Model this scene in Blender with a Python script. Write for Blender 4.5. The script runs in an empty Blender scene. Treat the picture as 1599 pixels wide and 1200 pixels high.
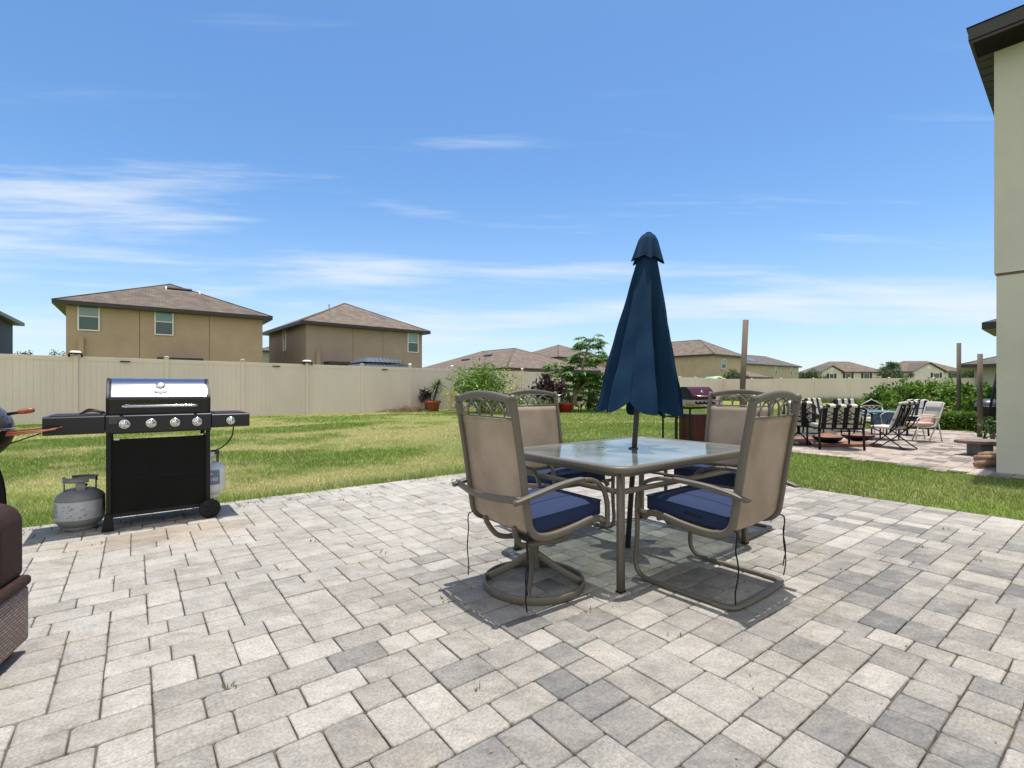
import bpy, math, random
import numpy as np
from mathutils import Vector, Matrix
random.seed(7); RNG = np.random.default_rng(7)
S = bpy.context.scene; COL = S.collection
F, HZ, CX, H = 767.0, 606.0, 799.5, 1.13      # focal length (px), horizon row, centre column, eye height (m)
A38 = math.radians(38.0)
def G(px, py, z=0.0):
    Y = F*(H-z)/(py-HZ); return Vector(((px-CX)/F*Y, Y, z))
def GX(px, Y, z=0.0): return Vector(((px-CX)/F*Y, Y, z))
def ZY(py, Y): return H + (HZ-py)/F*Y
def d2(a): return Vector((math.cos(a), math.sin(a), 0))

# ---------------------------------------------------------------- materials
MATS = {}
def nt(name):
    m = bpy.data.materials.new(name); m.use_nodes = True; t = m.node_tree
    return m, t, t.nodes, t.links, t.nodes['Principled BSDF']
def lin(c): return (c[0], c[1], c[2], 1)
def mat(name, col, rough=.6, metal=0, var=.12, scale=8, bump=0, bscale=60, col2=None, stretch=(1,1,1), tone=None, transl=0, spec=.5, coat=0, detail=4):
    if name in MATS: return MATS[name]
    m, t, N, L, P = nt(name)
    P.inputs['Roughness'].default_value = rough; P.inputs['Metallic'].default_value = metal
    P.inputs['Specular IOR Level'].default_value = spec; P.inputs['Coat Weight'].default_value = coat
    tc = N.new('ShaderNodeTexCoord'); mp = N.new('ShaderNodeMapping'); mp.inputs['Scale'].default_value = stretch
    L.new(tc.outputs['Object'], mp.inputs['Vector'])
    nz = N.new('ShaderNodeTexNoise'); nz.inputs['Scale'].default_value = scale; nz.inputs['Detail'].default_value = detail; nz.inputs['Roughness'].default_value = .6
    L.new(mp.outputs['Vector'], nz.inputs['Vector'])
    rp = N.new('ShaderNodeValToRGB'); rp.color_ramp.elements[0].position = .3; rp.color_ramp.elements[1].position = .7
    c2 = col2 or [min(1, c*(1+var)) for c in col]; c1 = col if col2 else [c*(1-var) for c in col]
    rp.color_ramp.elements[0].color = lin(c1); rp.color_ramp.elements[1].color = lin(c2)
    L.new(nz.outputs['Fac'], rp.inputs['Fac']); out = rp.outputs['Color']
    if tone:   # per-face tone attribute blends towards a second colour
        at = N.new('ShaderNodeAttribute'); at.attribute_name = 'tone'
        mx = N.new('ShaderNodeMix'); mx.data_type = 'RGBA'; L.new(at.outputs['Fac'], mx.inputs['Factor'])
        L.new(out, mx.inputs['A']); mx.inputs['B'].default_value = lin(tone); out = mx.outputs['Result']
    L.new(out, P.inputs['Base Color'])
    if bump:
        n2 = N.new('ShaderNodeTexNoise'); n2.inputs['Scale'].default_value = bscale; n2.inputs['Detail'].default_value = 5
        L.new(mp.outputs['Vector'], n2.inputs['Vector'])
        b = N.new('ShaderNodeBump'); b.inputs['Strength'].default_value = bump; b.inputs['Distance'].default_value = .01
        L.new(n2.outputs['Fac'], b.inputs['Height']); L.new(b.outputs['Normal'], P.inputs['Normal'])
    if transl:
        tr = N.new('ShaderNodeBsdfTranslucent'); L.new(out, tr.inputs['Color'])
        ms = N.new('ShaderNodeMixShader'); ms.inputs[0].default_value = transl
        L.new(P.outputs[0], ms.inputs[1]); L.new(tr.outputs[0], ms.inputs[2])
        L.new(ms.outputs[0], N['Material Output'].inputs['Surface'])
    MATS[name] = m; return m

M_frame = mat('taupe_powder_coat', (.12,.105,.082), .45, 0, .06, 30, .03, 300)
M_darkpole = mat('dark_bronze_metal', (.035,.032,.03), .45, 0, .1, 20)
M_navy = mat('navy_canvas', (.009,.022,.072), .9, 0, .12, 14, .25, 900)
M_navy2 = mat('umbrella_navy_canvas', (.005,.028,.066), .9, 0, .16, 5, .5, 16, transl=.1, spec=.2, stretch=(1,1,.3))
M_black = mat('black_painted_steel', (.008,.008,.009), .5, 0, .2, 12, .05, 200, spec=.3)
M_black_matte = mat('black_matte_sheet', (.005,.005,.005), .6, 0, .3, 6, .06, 90, spec=.15)
M_charcoal = mat('charcoal_enamel', (.022,.023,.026), .34, .1, .12, 9, .02, 400, spec=.35)
M_gloss = mat('gloss_black_enamel', (.012,.012,.014), .12, 0, .1, 5)
M_steel = mat('brushed_stainless', (.42,.42,.44), .13, 1, .07, 120, .02, 400, stretch=(.05,1,1))
M_chrome = mat('satin_chrome', (.7,.69,.66), .2, 1, .05, 40)
M_navyd = mat('navy_seam', (.004,.010,.034), .9)
M_string = mat('black_cord', (.008,.008,.01), .9)
M_tyre = mat('black_plastic', (.012,.012,.012), .6, 0, .15, 20, spec=.25)
M_vinyl = mat('tan_vinyl', (.70,.60,.53), .5, 0, .06, .9, .03, 14, stretch=(1,1,.4))
M_gold = mat('pale_gold_cap', (.6,.48,.26), .4)
M_white = mat('white_plastic', (.75,.75,.72), .5, 0, .05)
M_wood_post = mat('weathered_timber', (.15,.115,.085), .85, 0, .3, 14, .6, 60, stretch=(1,1,.08))
M_terra = mat('terracotta', (.33,.09,.045), .75, 0, .15, 12, .1, 50)
M_redpot = mat('red_plastic_pot', (.4,.04,.03), .5)
M_red = mat('dark_red_enamel', (.06,.008,.011), .3, .1, .2, 8)
M_cream = mat('cream_fabric', (.66,.62,.54), .85, 0, .08, 30, .1, 300)
M_creammetal = mat('cream_painted_metal', (.6,.58,.52), .4, 0, .06)
M_pink = mat('faded_coral_fabric', (.62,.40,.32), .85)
M_blue = mat('pale_blue_tabletop', (.16,.27,.38), .18, 0, .3, 6)
M_copper = mat('copper_brown_varnish', (.3,.085,.045), .4, .1, .25, 25)
M_wicker_dark = mat('dark_brown_resin', (.04,.019,.013), .65, 0, .3, 40, .8, 160, stretch=(1,1,3), spec=.2)
M_fascia = mat('dark_bronze_fascia', (.028,.023,.02), .45, 0, .1, 5)
M_wframe = mat('white_window_frame', (.7,.69,.64), .5, 0, .04)
M_tankgrey = mat('grey_tank_paint', (.2,.205,.2), .5, 0, .15, 12, .1, 60)
M_tanklabel = mat('tank_label_silver', (.42,.44,.46), .5, 0, .12, 22)
M_tankwhite = mat('white_tank_paint', (.66,.66,.62), .45, 0, .1, 10)
M_bluegrey = mat('blue_grey_label', (.16,.2,.26), .5)
M_text = mat('pale_print', (.75,.77,.8), .6)
M_ink = mat('dark_print', (.12,.12,.13), .6)
M_stone = mat('grey_cast_stone', (.17,.165,.155), .85, 0, .25, 10, .4, 60)
M_twig = mat('dead_twig', (.17,.1,.065), .9, 0, .3, 20, tone=(.3,.22,.15))
M_deadleaf = mat('dead_leaf_brown', (.13,.05,.025), .9, tone=(.35,.2,.1))
M_bark = mat('pale_green_grey_bark', (.3,.27,.19), .9, 0, .25, 12, .5, 40)
M_trunk = mat('brown_bark', (.12,.085,.06), .9, 0, .3, 12, .5, 40)
M_leaf = mat('mid_green_leaf', (.06,.14,.015), .55, 0, .25, 3, tone=(.24,.38,.05), transl=.35)
M_leafd = mat('deep_green_leaf', (.035,.085,.015), .45, 0, .25, 3, tone=(.11,.2,.04), transl=.25)
M_leafp = mat('papaya_green_leaf', (.05,.14,.02), .5, 0, .2, 3, tone=(.14,.28,.04), transl=.25)
M_leafy = mat('lime_yellow_leaf', (.26,.33,.03), .5, 0, .2, 3, tone=(.55,.5,.06), transl=.3)
M_leafb = mat('burgundy_black_leaf', (.018,.012,.016), .35, 0, .3, 5, tone=(.07,.035,.045))
M_palm = mat('grey_green_frond', (.07,.11,.035), .6, 0, .2, 5, tone=(.2,.24,.1), transl=.2)
M_flow = mat('white_lilac_petal', (.75,.7,.75), .6, tone=(.35,.2,.45))
M_fartree = mat('distant_tree_leaf', (.04,.075,.025), .7, 0, .3, .6, tone=(.09,.14,.05))
M_teal = mat('dark_teal_siding', (.03,.055,.07), .7, 0, .1, 3)
M_shut = mat('black_shutter', (.02,.02,.022), .6)
M_yellow = mat('yellow_play_plastic', (.6,.5,.03), .5)
M_greenp = mat('green_play_plastic', (.2,.5,.3), .5)
M_rust = mat('rust_brown_board', (.2,.095,.055), .8, 0, .35, 9, .2, 40)
M_orange = mat('brown_copper_disc', (.25,.09,.04), .5, 0, .3, 12)
M_metalroof = mat('blue_grey_metal_roof', (.12,.14,.16), .35, .4, .08, 4)
M_solar = mat('solar_panel_glass', (.12,.14,.17), .15, .2)

def stucco(name, col):
    return mat(name, col, .92, 0, .09, .9, .55, 16, detail=8, spec=.2)
def glassmat(name, col, rough=.08):
    return mat(name, col, rough, 0, .12, 1.5, spec=.8)
M_paneL = glassmat('window_glass_light', (.13,.25,.27)); M_paneD = glassmat('window_screen_dark', (.035,.075,.085), .35)

def shingle(name, c1, c2):
    m, t, N, L, P = nt(name); P.inputs['Roughness'].default_value = .9
    tc = N.new('ShaderNodeTexCoord'); br = N.new('ShaderNodeTexBrick'); mp = N.new('ShaderNodeMapping')
    mp.inputs['Scale'].default_value = (1, 1, 2.3)
    # uv: along the eave and up the slope
    L.new(tc.outputs['UV'], br.inputs['Vector'])
    br.inputs['Scale'].default_value = 1; br.inputs['Brick Width'].default_value = .3; br.inputs['Row Height'].default_value = .14
    br.inputs['Mortar Size'].default_value = .008; br.inputs['Color1'].default_value = lin(c1); br.inputs['Color2'].default_value = lin(c2)
    br.inputs['Mortar'].default_value = lin([c*.5 for c in c1]); br.inputs['Bias'].default_value = 0
    nz = N.new('ShaderNodeTexNoise'); nz.inputs['Scale'].default_value = 1.2; nz.inputs['Detail'].default_value = 8
    L.new(tc.outputs['UV'], nz.inputs['Vector'])
    mx = N.new('ShaderNodeMix'); mx.data_type = 'RGBA'; mx.blend_type = 'MULTIPLY'; mx.inputs['Factor'].default_value = .55
    rp = N.new('ShaderNodeValToRGB'); rp.color_ramp.elements[0].color = (.55,.55,.55,1); rp.color_ramp.elements[1].color = (1.3,1.25,1.2,1)
    rp.color_ramp.elements[0].position = .35; rp.color_ramp.elements[1].position = .65
    L.new(nz.outputs['Fac'], rp.inputs['Fac']); L.new(br.outputs['Color'], mx.inputs['A']); L.new(rp.outputs['Color'], mx.inputs['B'])
    L.new(mx.outputs['Result'], P.inputs['Base Color'])
    return m
M_roof = shingle('brown_shingles', (.095,.075,.058), (.155,.122,.096))
M_roof2 = shingle('warm_brown_shingles', (.12,.092,.07), (.19,.148,.115))
M_roof3 = shingle('grey_brown_shingles', (.085,.078,.07), (.14,.128,.112))

def stripes():
    m, t, N, L, P = nt('black_white_stripe_fabric'); P.inputs['Roughness'].default_value = .9
    tc = N.new('ShaderNodeTexCoord'); sp = N.new('ShaderNodeSeparateXYZ'); L.new(tc.outputs['Object'], sp.inputs[0])
    a = N.new('ShaderNodeMath'); a.operation = 'MULTIPLY_ADD'; a.inputs[1].default_value = 5.6; a.inputs[2].default_value = 10.2; L.new(sp.outputs['Y'], a.inputs[0])
    f = N.new('ShaderNodeMath'); f.operation = 'FRACT'; L.new(a.outputs[0], f.inputs[0])
    g = N.new('ShaderNodeMath'); g.operation = 'GREATER_THAN'; g.inputs[1].default_value = .52; L.new(f.outputs[0], g.inputs[0])
    mx = N.new('ShaderNodeMix'); mx.data_type = 'RGBA'; L.new(g.outputs[0], mx.inputs['Factor'])
    mx.inputs['A'].default_value = (.62,.6,.52,1); mx.inputs['B'].default_value = (.015,.015,.02,1)
    L.new(mx.outputs['Result'], P.inputs['Base Color']); return m
M_stripe = stripes()

def slingmat():
    m, t, N, L, P = nt('beige_mesh_sling'); P.inputs['Roughness'].default_value = .7
    tc = N.new('ShaderNodeTexCoord')
    w1 = N.new('ShaderNodeTexNoise'); w1.inputs['Scale'].default_value = 260; L.new(tc.outputs['Object'], w1.inputs['Vector'])
    n2 = N.new('ShaderNodeTexNoise'); n2.inputs['Scale'].default_value = 5; n2.inputs['Detail'].default_value = 6; L.new(tc.outputs['Object'], n2.inputs['Vector'])
    ad = N.new('ShaderNodeMath'); ad.operation = 'ADD'; L.new(w1.outputs['Fac'], ad.inputs[0]); L.new(n2.outputs['Fac'], ad.inputs[1])
    rp = N.new('ShaderNodeValToRGB'); rp.color_ramp.elements[0].position = .35; rp.color_ramp.elements[1].position = .62
    h = N.new('ShaderNodeMath'); h.operation = 'MULTIPLY'; h.inputs[1].default_value = .5; L.new(ad.outputs[0], h.inputs[0]); L.new(h.outputs[0], rp.inputs['Fac'])
    rp.color_ramp.elements[0].color = (.38,.30,.22,1); rp.color_ramp.elements[1].color = (.56,.46,.36,1)
    L.new(rp.outputs['Color'], P.inputs['Base Color'])
    tr = N.new('ShaderNodeBsdfTranslucent'); L.new(rp.outputs['Color'], tr.inputs['Color'])
    ms = N.new('ShaderNodeMixShader'); ms.inputs[0].default_value = .42
    L.new(P.outputs[0], ms.inputs[1]); L.new(tr.outputs[0], ms.inputs[2])
    tp = N.new('ShaderNodeBsdfTransparent'); m3 = N.new('ShaderNodeMixShader'); m3.inputs[0].default_value = .06
    L.new(ms.outputs[0], m3.inputs[1]); L.new(tp.outputs[0], m3.inputs[2])
    L.new(m3.outputs[0], N['Material Output'].inputs['Surface']); return m
M_sling = slingmat()

def tableglass():
    m, t, N, L, P = nt('pebbled_table_glass')
    tc = N.new('ShaderNodeTexCoord'); nz = N.new('ShaderNodeTexNoise'); nz.inputs['Scale'].default_value = 90; L.new(tc.outputs['Object'], nz.inputs['Vector'])
    b = N.new('ShaderNodeBump'); b.inputs['Strength'].default_value = .12; b.inputs['Distance'].default_value = .002; L.new(nz.outputs['Fac'], b.inputs['Height'])
    n2 = N.new('ShaderNodeTexNoise'); n2.inputs['Scale'].default_value = 3; n2.inputs['Detail'].default_value = 8; L.new(tc.outputs['Object'], n2.inputs['Vector'])
    rp = N.new('ShaderNodeValToRGB'); rp.color_ramp.elements[0].position = .38; rp.color_ramp.elements[1].position = .66
    rp.color_ramp.elements[0].color = (.2,.2,.2,1); rp.color_ramp.elements[1].color = (.42,.42,.42,1); L.new(n2.outputs['Fac'], rp.inputs['Fac'])
    tp = N.new('ShaderNodeBsdfTransparent'); tp.inputs['Color'].default_value = (.78,.84,.82,1)
    df = N.new('ShaderNodeBsdfDiffuse'); df.inputs['Color'].default_value = (.46,.52,.49,1)
    m1 = N.new('ShaderNodeMixShader'); L.new(rp.outputs['Color'], m1.inputs[0]); L.new(tp.outputs[0], m1.inputs[1]); L.new(df.outputs[0], m1.inputs[2])
    gl = N.new('ShaderNodeBsdfGlossy'); gl.inputs['Roughness'].default_value = .06; L.new(b.outputs['Normal'], gl.inputs['Normal'])
    fr = N.new('ShaderNodeFresnel'); fr.inputs['IOR'].default_value = 1.75; L.new(b.outputs['Normal'], fr.inputs['Normal'])
    m2 = N.new('ShaderNodeMixShader'); L.new(fr.outputs[0], m2.inputs[0]); L.new(m1.outputs[0], m2.inputs[1]); L.new(gl.outputs[0], m2.inputs[2])
    L.new(m2.outputs[0], N['Material Output'].inputs['Surface']); return m
M_glass = tableglass()

def wickermat():
    m, t, N, L, P = nt('taupe_wicker_weave'); P.inputs['Roughness'].default_value = .55
    tc = N.new('ShaderNodeTexCoord'); mp = N.new('ShaderNodeMapping'); mp.inputs['Rotation'].default_value = (0, 0, math.pi/2)
    L.new(tc.outputs['UV'], mp.inputs['Vector'])
    ck = N.new('ShaderNodeTexBrick'); ck.inputs['Scale'].default_value = 1; ck.inputs['Brick Width'].default_value = .028; ck.inputs['Row Height'].default_value = .013
    ck.inputs['Mortar Size'].default_value = .0022; ck.inputs['Mortar Smooth'].default_value = .6
    ck.inputs['Color1'].default_value = (.30,.215,.175,1); ck.inputs['Color2'].default_value = (.20,.135,.11,1); ck.inputs['Mortar'].default_value = (.03,.02,.018,1)
    L.new(tc.outputs['UV'], ck.inputs['Vector'])
    L.new(ck.outputs['Color'], P.inputs['Base Color'])
    b = N.new('ShaderNodeBump'); b.inputs['Strength'].default_value = .8; b.inputs['Distance'].default_value = .003; b.invert = True
    L.new(ck.outputs['Fac'], b.inputs['Height']); L.new(b.outputs['Normal'], P.inputs['Normal']); return m
M_wicker = wickermat()

# ---------------------------------------------------------------- mesh builder
def smooth(pts, n=6):
    P = [Vector(p) for p in pts]; out = []
    for i in range(len(P)-1):
        p0 = P[max(i-1,0)]; p1 = P[i]; p2 = P[i+1]; p3 = P[min(i+2,len(P)-1)]
        for k in range(n):
            t = k/n
            out.append(.5*((2*p1)+(-p0+p2)*t+(2*p0-5*p1+4*p2-p3)*t*t+(-p0+3*p1-3*p2+p3)*t**3))
    out.append(P[-1]); return out
class MB:
    def __init__(s): s.v=[]; s.f=[]; s.sm=[]; s.uv={}
    def add(s, vs, fs, smooth=False):
        o=len(s.v); s.v += [tuple(v) for v in vs]; s.f += [tuple(o+i for i in f) for f in fs]; s.sm += [smooth]*len(fs)
        return s
    def box(s, c, d, rot=None):
        hx,hy,hz=[x/2 for x in d]; vs=[Vector((x,y,z)) for x in(-hx,hx) for y in(-hy,hy) for z in(-hz,hz)]
        if rot is not None: vs=[rot@v for v in vs]
        vs=[v+Vector(c) for v in vs]
        return s.add(vs,[(0,1,3,2),(4,6,7,5),(0,4,5,1),(2,3,7,6),(0,2,6,4),(1,5,7,3)])
    def sweep(s, path, a, b=None, ref=None, n=8, closed=False, caps=True, sq=1.0):
        b=b or a; P=[Vector(p) for p in path]; m=len(P); rings=[]; prev=None
        for i,p in enumerate(P):
            if closed: t=(P[(i+1)%m]-P[i-1])
            else: t=P[min(i+1,m-1)]-P[max(i-1,0)]
            t.normalize()
            if ref is not None: x=Vector(ref)-t*Vector(ref).dot(t)
            elif prev is None:
                x=Vector((0,0,1)).cross(t)
                if x.length<.1: x=Vector((1,0,0)).cross(t)
            else: x=prev-t*prev.dot(t)
            x.normalize(); prev=x; y=t.cross(x)
            aa=a[i] if isinstance(a,(list,tuple)) else a; bb=b[i] if isinstance(b,(list,tuple)) else b
            r=[]
            for k in range(n):
                th=2*math.pi*(k+.5)/n; c,sn=math.cos(th),math.sin(th)
                c=math.copysign(abs(c)**sq,c); sn=math.copysign(abs(sn)**sq,sn)
                r.append(p+x*aa*c+y*bb*sn)
            rings.append(r)
        vs=[v for r in rings for v in r]; fs=[]
        for i in range(m if closed else m-1):
            j=(i+1)%m
            for k in range(n):
                l=(k+1)%n; fs.append((i*n+k,i*n+l,j*n+l,j*n+k))
        if caps and not closed: fs += [tuple(range(n-1,-1,-1)), tuple((m-1)*n+k for k in range(n))]
        return s.add(vs,fs,True)
    def bar(s, p, q, r, n=8): return s.sweep([p,q],r,n=n)
    def lathe(s, prof, n=24, c=(0,0,0), axis='z', caps=True, a0=0, a1=2*math.pi):
        vs=[];fs=[]; c=Vector(c); full=abs(a1-a0-2*math.pi)<1e-6; nn=n if full else n+1
        for r,z in prof:
            for k in range(nn):
                th=a0+(a1-a0)*k/n; x,y=r*math.cos(th),r*math.sin(th)
                vs.append(c+(Vector((x,y,z)) if axis=='z' else Vector((x,z,y)) if axis=='y' else Vector((z,x,y))))
        for i in range(len(prof)-1):
            for k in range(n):
                l=(k+1)%nn if full else k+1
                fs.append((i*nn+k,i*nn+l,(i+1)*nn+l,(i+1)*nn+k))
        if caps and full: fs += [tuple(range(nn-1,-1,-1)), tuple((len(prof)-1)*nn+k for k in range(nn))]
        return s.add(vs,fs,True)
    def sheet(s, rows, th=0, sm=True):   # rows: grid of points; th thickness along -normal
        m=len(rows); n=len(rows[0]); R=[[Vector(p) for p in r] for r in rows]; vs=[p for r in R for p in r]; fs=[]
        for i in range(m-1):
            for j in range(n-1): fs.append((i*n+j,i*n+j+1,(i+1)*n+j+1,(i+1)*n+j))
        if th:
            nor=[]
            for i in range(m):
                for j in range(n):
                    u=R[min(i+1,m-1)][j]-R[max(i-1,0)][j]; v=R[i][min(j+1,n-1)]-R[i][max(j-1,0)]
                    w=v.cross(u); w.normalize() if w.length>0 else None; nor.append(w)
            o=len(vs); vs += [p-w*th for p,w in zip(vs[:o],nor)]
            fs += [tuple(o+k for k in reversed(f)) for f in fs[:]]
            for j in range(n-1): fs += [(j+1,j,o+j,o+j+1), ((m-1)*n+j,(m-1)*n+j+1,o+(m-1)*n+j+1,o+(m-1)*n+j)]
            for i in range(m-1): fs += [(i*n,(i+1)*n,o+(i+1)*n,o+i*n), ((i+1)*n+n-1,i*n+n-1,o+i*n+n-1,o+(i+1)*n+n-1)]
        return s.add(vs,fs,sm)
    def prism(s, poly, z0, z1):
        n=len(poly); vs=[(p[0],p[1],z0) for p in poly]+[(p[0],p[1],z1) for p in poly]
        return s.add(vs,[tuple(range(n-1,-1,-1)),tuple(range(n,2*n))]+[(i,(i+1)%n,n+(i+1)%n,n+i) for i in range(n)])
    def prof(s, poly, y0, y1):     # polygon in x,z extruded along y
        n=len(poly); vs=[(p[0],y0,p[1]) for p in poly]+[(p[0],y1,p[1]) for p in poly]
        return s.add(vs,[tuple(range(n)),tuple(range(2*n-1,n-1,-1))]+[(i,n+i,n+(i+1)%n,(i+1)%n) for i in range(n)])
    def build(s, name, m, parent=None, bevel=0, seg=2, sub=0, tone=None):
        me=bpy.data.meshes.new(name); me.from_pydata(s.v,[],s.f); me.polygons.foreach_set('use_smooth',s.sm); me.materials.append(m); me.update()
        o=bpy.data.objects.new(name,me); COL.objects.link(o)
        if parent: o.parent=parent
        if tone is not None:
            a=me.attributes.new('tone','FLOAT','FACE'); a.data.foreach_set('value',tone)
        if bevel:
            b=o.modifiers.new('bevel','BEVEL'); b.width=bevel; b.segments=seg; b.limit_method='ANGLE'; b.angle_limit=.7
        if sub: b=o.modifiers.new('sub','SUBSURF'); b.levels=sub; b.render_levels=sub
        if bevel: 
            for p in me.polygons: p.use_smooth=True
            w=o.modifiers.new('wn','WEIGHTED_NORMAL'); w.keep_sharp=True
        return o
def raw(name, V, Fc, m, parent=None, tone=None, smooth=False):   # numpy arrays, Fc (n,k)
    me=bpy.data.meshes.new(name); k=Fc.shape[1]; n=len(Fc)
    me.vertices.add(len(V)); me.vertices.foreach_set('co',V.astype(np.float32).ravel())
    me.loops.add(n*k); me.loops.foreach_set('vertex_index',Fc.astype(np.int32).ravel())
    me.polygons.add(n); me.polygons.foreach_set('loop_start',np.arange(0,n*k,k,dtype=np.int32)); 
    me.update(calc_edges=True); me.materials.append(m)
    if smooth: me.polygons.foreach_set('use_smooth',[True]*n)
    if tone is not None:
        a=me.attributes.new('tone','FLOAT','FACE'); a.data.foreach_set('value',tone.astype(np.float32))
    o=bpy.data.objects.new(name,me); COL.objects.link(o)
    if parent: o.parent=parent
    return o
def tag(o, label=None, cat=None, group=None, kind=None):
    if label: o['label']=label
    if cat: o['category']=cat
    if group: o['group']=group
    if kind: o['kind']=kind
    return o
def thing(name, label, cat, loc=(0,0,0), rz=0, group=None):
    o=bpy.data.objects.new(name,None); COL.objects.link(o); o.location=loc; o.rotation_euler=(0,0,rz); o.empty_display_size=.1
    return tag(o,label,cat,group)
def dup(root, loc, rz, label=None, group=None):
    def cp(o,par):
        c=o.copy(); COL.objects.link(c)
        if par: c.parent=par
        for ch in KIDS(o): cp(ch,c)
        return c
    r=cp(root,None); r.location=loc; r.rotation_euler=(0,0,rz)
    return tag(r,label,None,group)
def KIDS(o): return [c for c in bpy.data.objects if c.parent==o]

# leaves: pts (n,3) -> diamond quads
def leafquads(pts, L, W, up=.3, rng=RNG, droop=0, dirs=None, tone_bias=None):
    n=len(pts)
    d=rng.normal(size=(n,3)) if dirs is None else dirs+rng.normal(size=(n,3))*.35
    d[:,2]+=up-droop; d/=np.linalg.norm(d,axis=1,keepdims=True)
    w=np.cross(d,rng.normal(size=(n,3))); w/=np.linalg.norm(w,axis=1,keepdims=True)+1e-9
    ll=(L*(.6+.8*rng.random(n)))[:,None]; ww=ll*(W/L)
    nn=np.cross(d,w)
    V=np.stack([pts, pts+d*ll*.45+w*ww*.5+nn*ll*.05, pts+d*ll-nn*ll*.08, pts+d*ll*.45-w*ww*.5+nn*ll*.05],1).reshape(-1,3)
    Fq=np.arange(4*n).reshape(n,4); tone=rng.random(n)**1.3
    return V,Fq,tone
def merge(parts):
    V=[];Fq=[];T=[];o=0
    for v,f,t in parts: V.append(v);Fq.append(f+o);T.append(t);o+=len(v)
    return np.concatenate(V),np.concatenate(Fq),np.concatenate(T)
def clumps(n_clump, per, R, c, cr, rng=RNG, shell=.6):
    out=[];
    for i in range(n_clump):
        d=rng.normal(size=3); d/=np.linalg.norm(d); rr=(shell+(1-shell)*rng.random())**1.0
        cc=np.array(c)+d*np.array(R)*rr*(.85+.3*rng.random())
        k=int(per*(.5+rng.random())); q=rng.normal(size=(k,3)); q/=np.linalg.norm(q,axis=1,keepdims=True)
        q*=(rng.random((k,1))**.5)*cr*(.6+.8*rng.random()); out.append(cc+q)
    P=np.concatenate(out); return P[P[:,2]>.02]

# ---------------------------------------------------------------- world, sun, camera
sv=Vector((.075,.085,1)).normalized()
elev=math.asin(sv.z); az=math.atan2(sv.x,sv.y)
W=bpy.data.worlds.new('World'); S.world=W; W.use_nodes=True; N=W.node_tree.nodes; L=W.node_tree.links
bg=N['Background']; sky=N.new('ShaderNodeTexSky'); sky.sky_type='NISHITA'; sky.sun_disc=False
sky.sun_elevation=elev; sky.sun_rotation=az; sky.altitude=0; sky.air_density=1.0; sky.dust_density=.6; sky.ozone_density=2.5
def mth(op,a,b=None,c=None,clamp=False):
    n=N.new('ShaderNodeMath'); n.operation=op; n.use_clamp=clamp
    for i,x in enumerate((a,b,c)):
        if x is None: continue
        if isinstance(x,(int,float)): n.inputs[i].default_value=x
        else: L.new(x,n.inputs[i])
    return n.outputs[0]
def sstep(x,a,b):
    n=N.new('ShaderNodeMapRange'); n.interpolation_type='SMOOTHSTEP'; n.inputs[1].default_value=a; n.inputs[2].default_value=b; L.new(x,n.inputs[0]); return n.outputs[0]
tc=N.new('ShaderNodeTexCoord'); sp=N.new('ShaderNodeSeparateXYZ'); L.new(tc.outputs['Generated'],sp.inputs[0])
hyp=mth('SQRT',mth('ADD',mth('MULTIPLY',sp.outputs[0],sp.outputs[0]),mth('MULTIPLY',sp.outputs[1],sp.outputs[1])))
ay=mth('MAXIMUM',mth('ABSOLUTE',sp.outputs[1]),.02); azi=mth('DIVIDE',sp.outputs[0],ay); ele=mth('DIVIDE',sp.outputs[2],ay)
def cnoise(sa,se,det,seed,rough=.6,dist=.4):
    cb=N.new('ShaderNodeCombineXYZ'); L.new(mth('MULTIPLY',azi,sa),cb.inputs[0]); L.new(mth('MULTIPLY_ADD',azi,se*.025,mth('MULTIPLY',ele,se)),cb.inputs[1]); cb.inputs[2].default_value=seed
    n=N.new('ShaderNodeTexNoise'); n.inputs['Scale'].default_value=1; n.inputs['Detail'].default_value=det; n.inputs['Roughness'].default_value=rough; n.inputs['Distortion'].default_value=dist
    L.new(cb.outputs[0],n.inputs['Vector']); return n.outputs['Fac']
def window(x,a,b,c,d): return mth('MULTIPLY',sstep(x,a,b),mth('SUBTRACT',1,sstep(x,c,d)))
n1=cnoise(1.5,13,8,3.1,.5,.3); n2=cnoise(3,40,6,8.4,.5,.2); nf=cnoise(8,90,4,1.7)
mixn=mth('ADD',mth('ADD',mth('MULTIPLY',n1,.6),mth('MULTIPLY',n2,.3)),mth('MULTIPLY',nf,.1))
m_low=window(ele,.05,.15,.22,.31)
m_left=mth('MULTIPLY',window(ele,.22,.30,.38,.47),mth('SUBTRACT',1,sstep(azi,-.85,-.42)))
m_all=window(ele,.0,.05,.5,1.2)
cov=mth('ADD',mth('ADD',mth('MULTIPLY',m_low,.155),mth('MULTIPLY',m_left,.215)),mth('MULTIPLY',m_all,.0))
cl=sstep(mth('ADD',mixn,cov),.55,.80)
cl=mth('MULTIPLY',mth('MULTIPLY',cl,.78),mth('SUBTRACT',1,mth('MULTIPLY',sstep(ele,.42,.6),.8)))
hz=mth('MULTIPLY',mth('SUBTRACT',1,sstep(ele,.0,.42)),.36)    # pale band of moist air low in the sky
hs=N.new('ShaderNodeHueSaturation'); hs.inputs['Saturation'].default_value=1.2; hs.inputs['Value'].default_value=1.0; L.new(sky.outputs[0],hs.inputs['Color'])
mxh=N.new('ShaderNodeMix'); mxh.data_type='RGBA'; L.new(hz,mxh.inputs['Factor']); L.new(hs.outputs[0],mxh.inputs['A']); mxh.inputs['B'].default_value=(2.9,3.85,5.6,1)
mxw=N.new('ShaderNodeMix'); mxw.data_type='RGBA'; L.new(cl,mxw.inputs['Factor']); L.new(mxh.outputs['Result'],mxw.inputs['A']); mxw.inputs['B'].default_value=(4.6,5.0,5.5,1)
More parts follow.
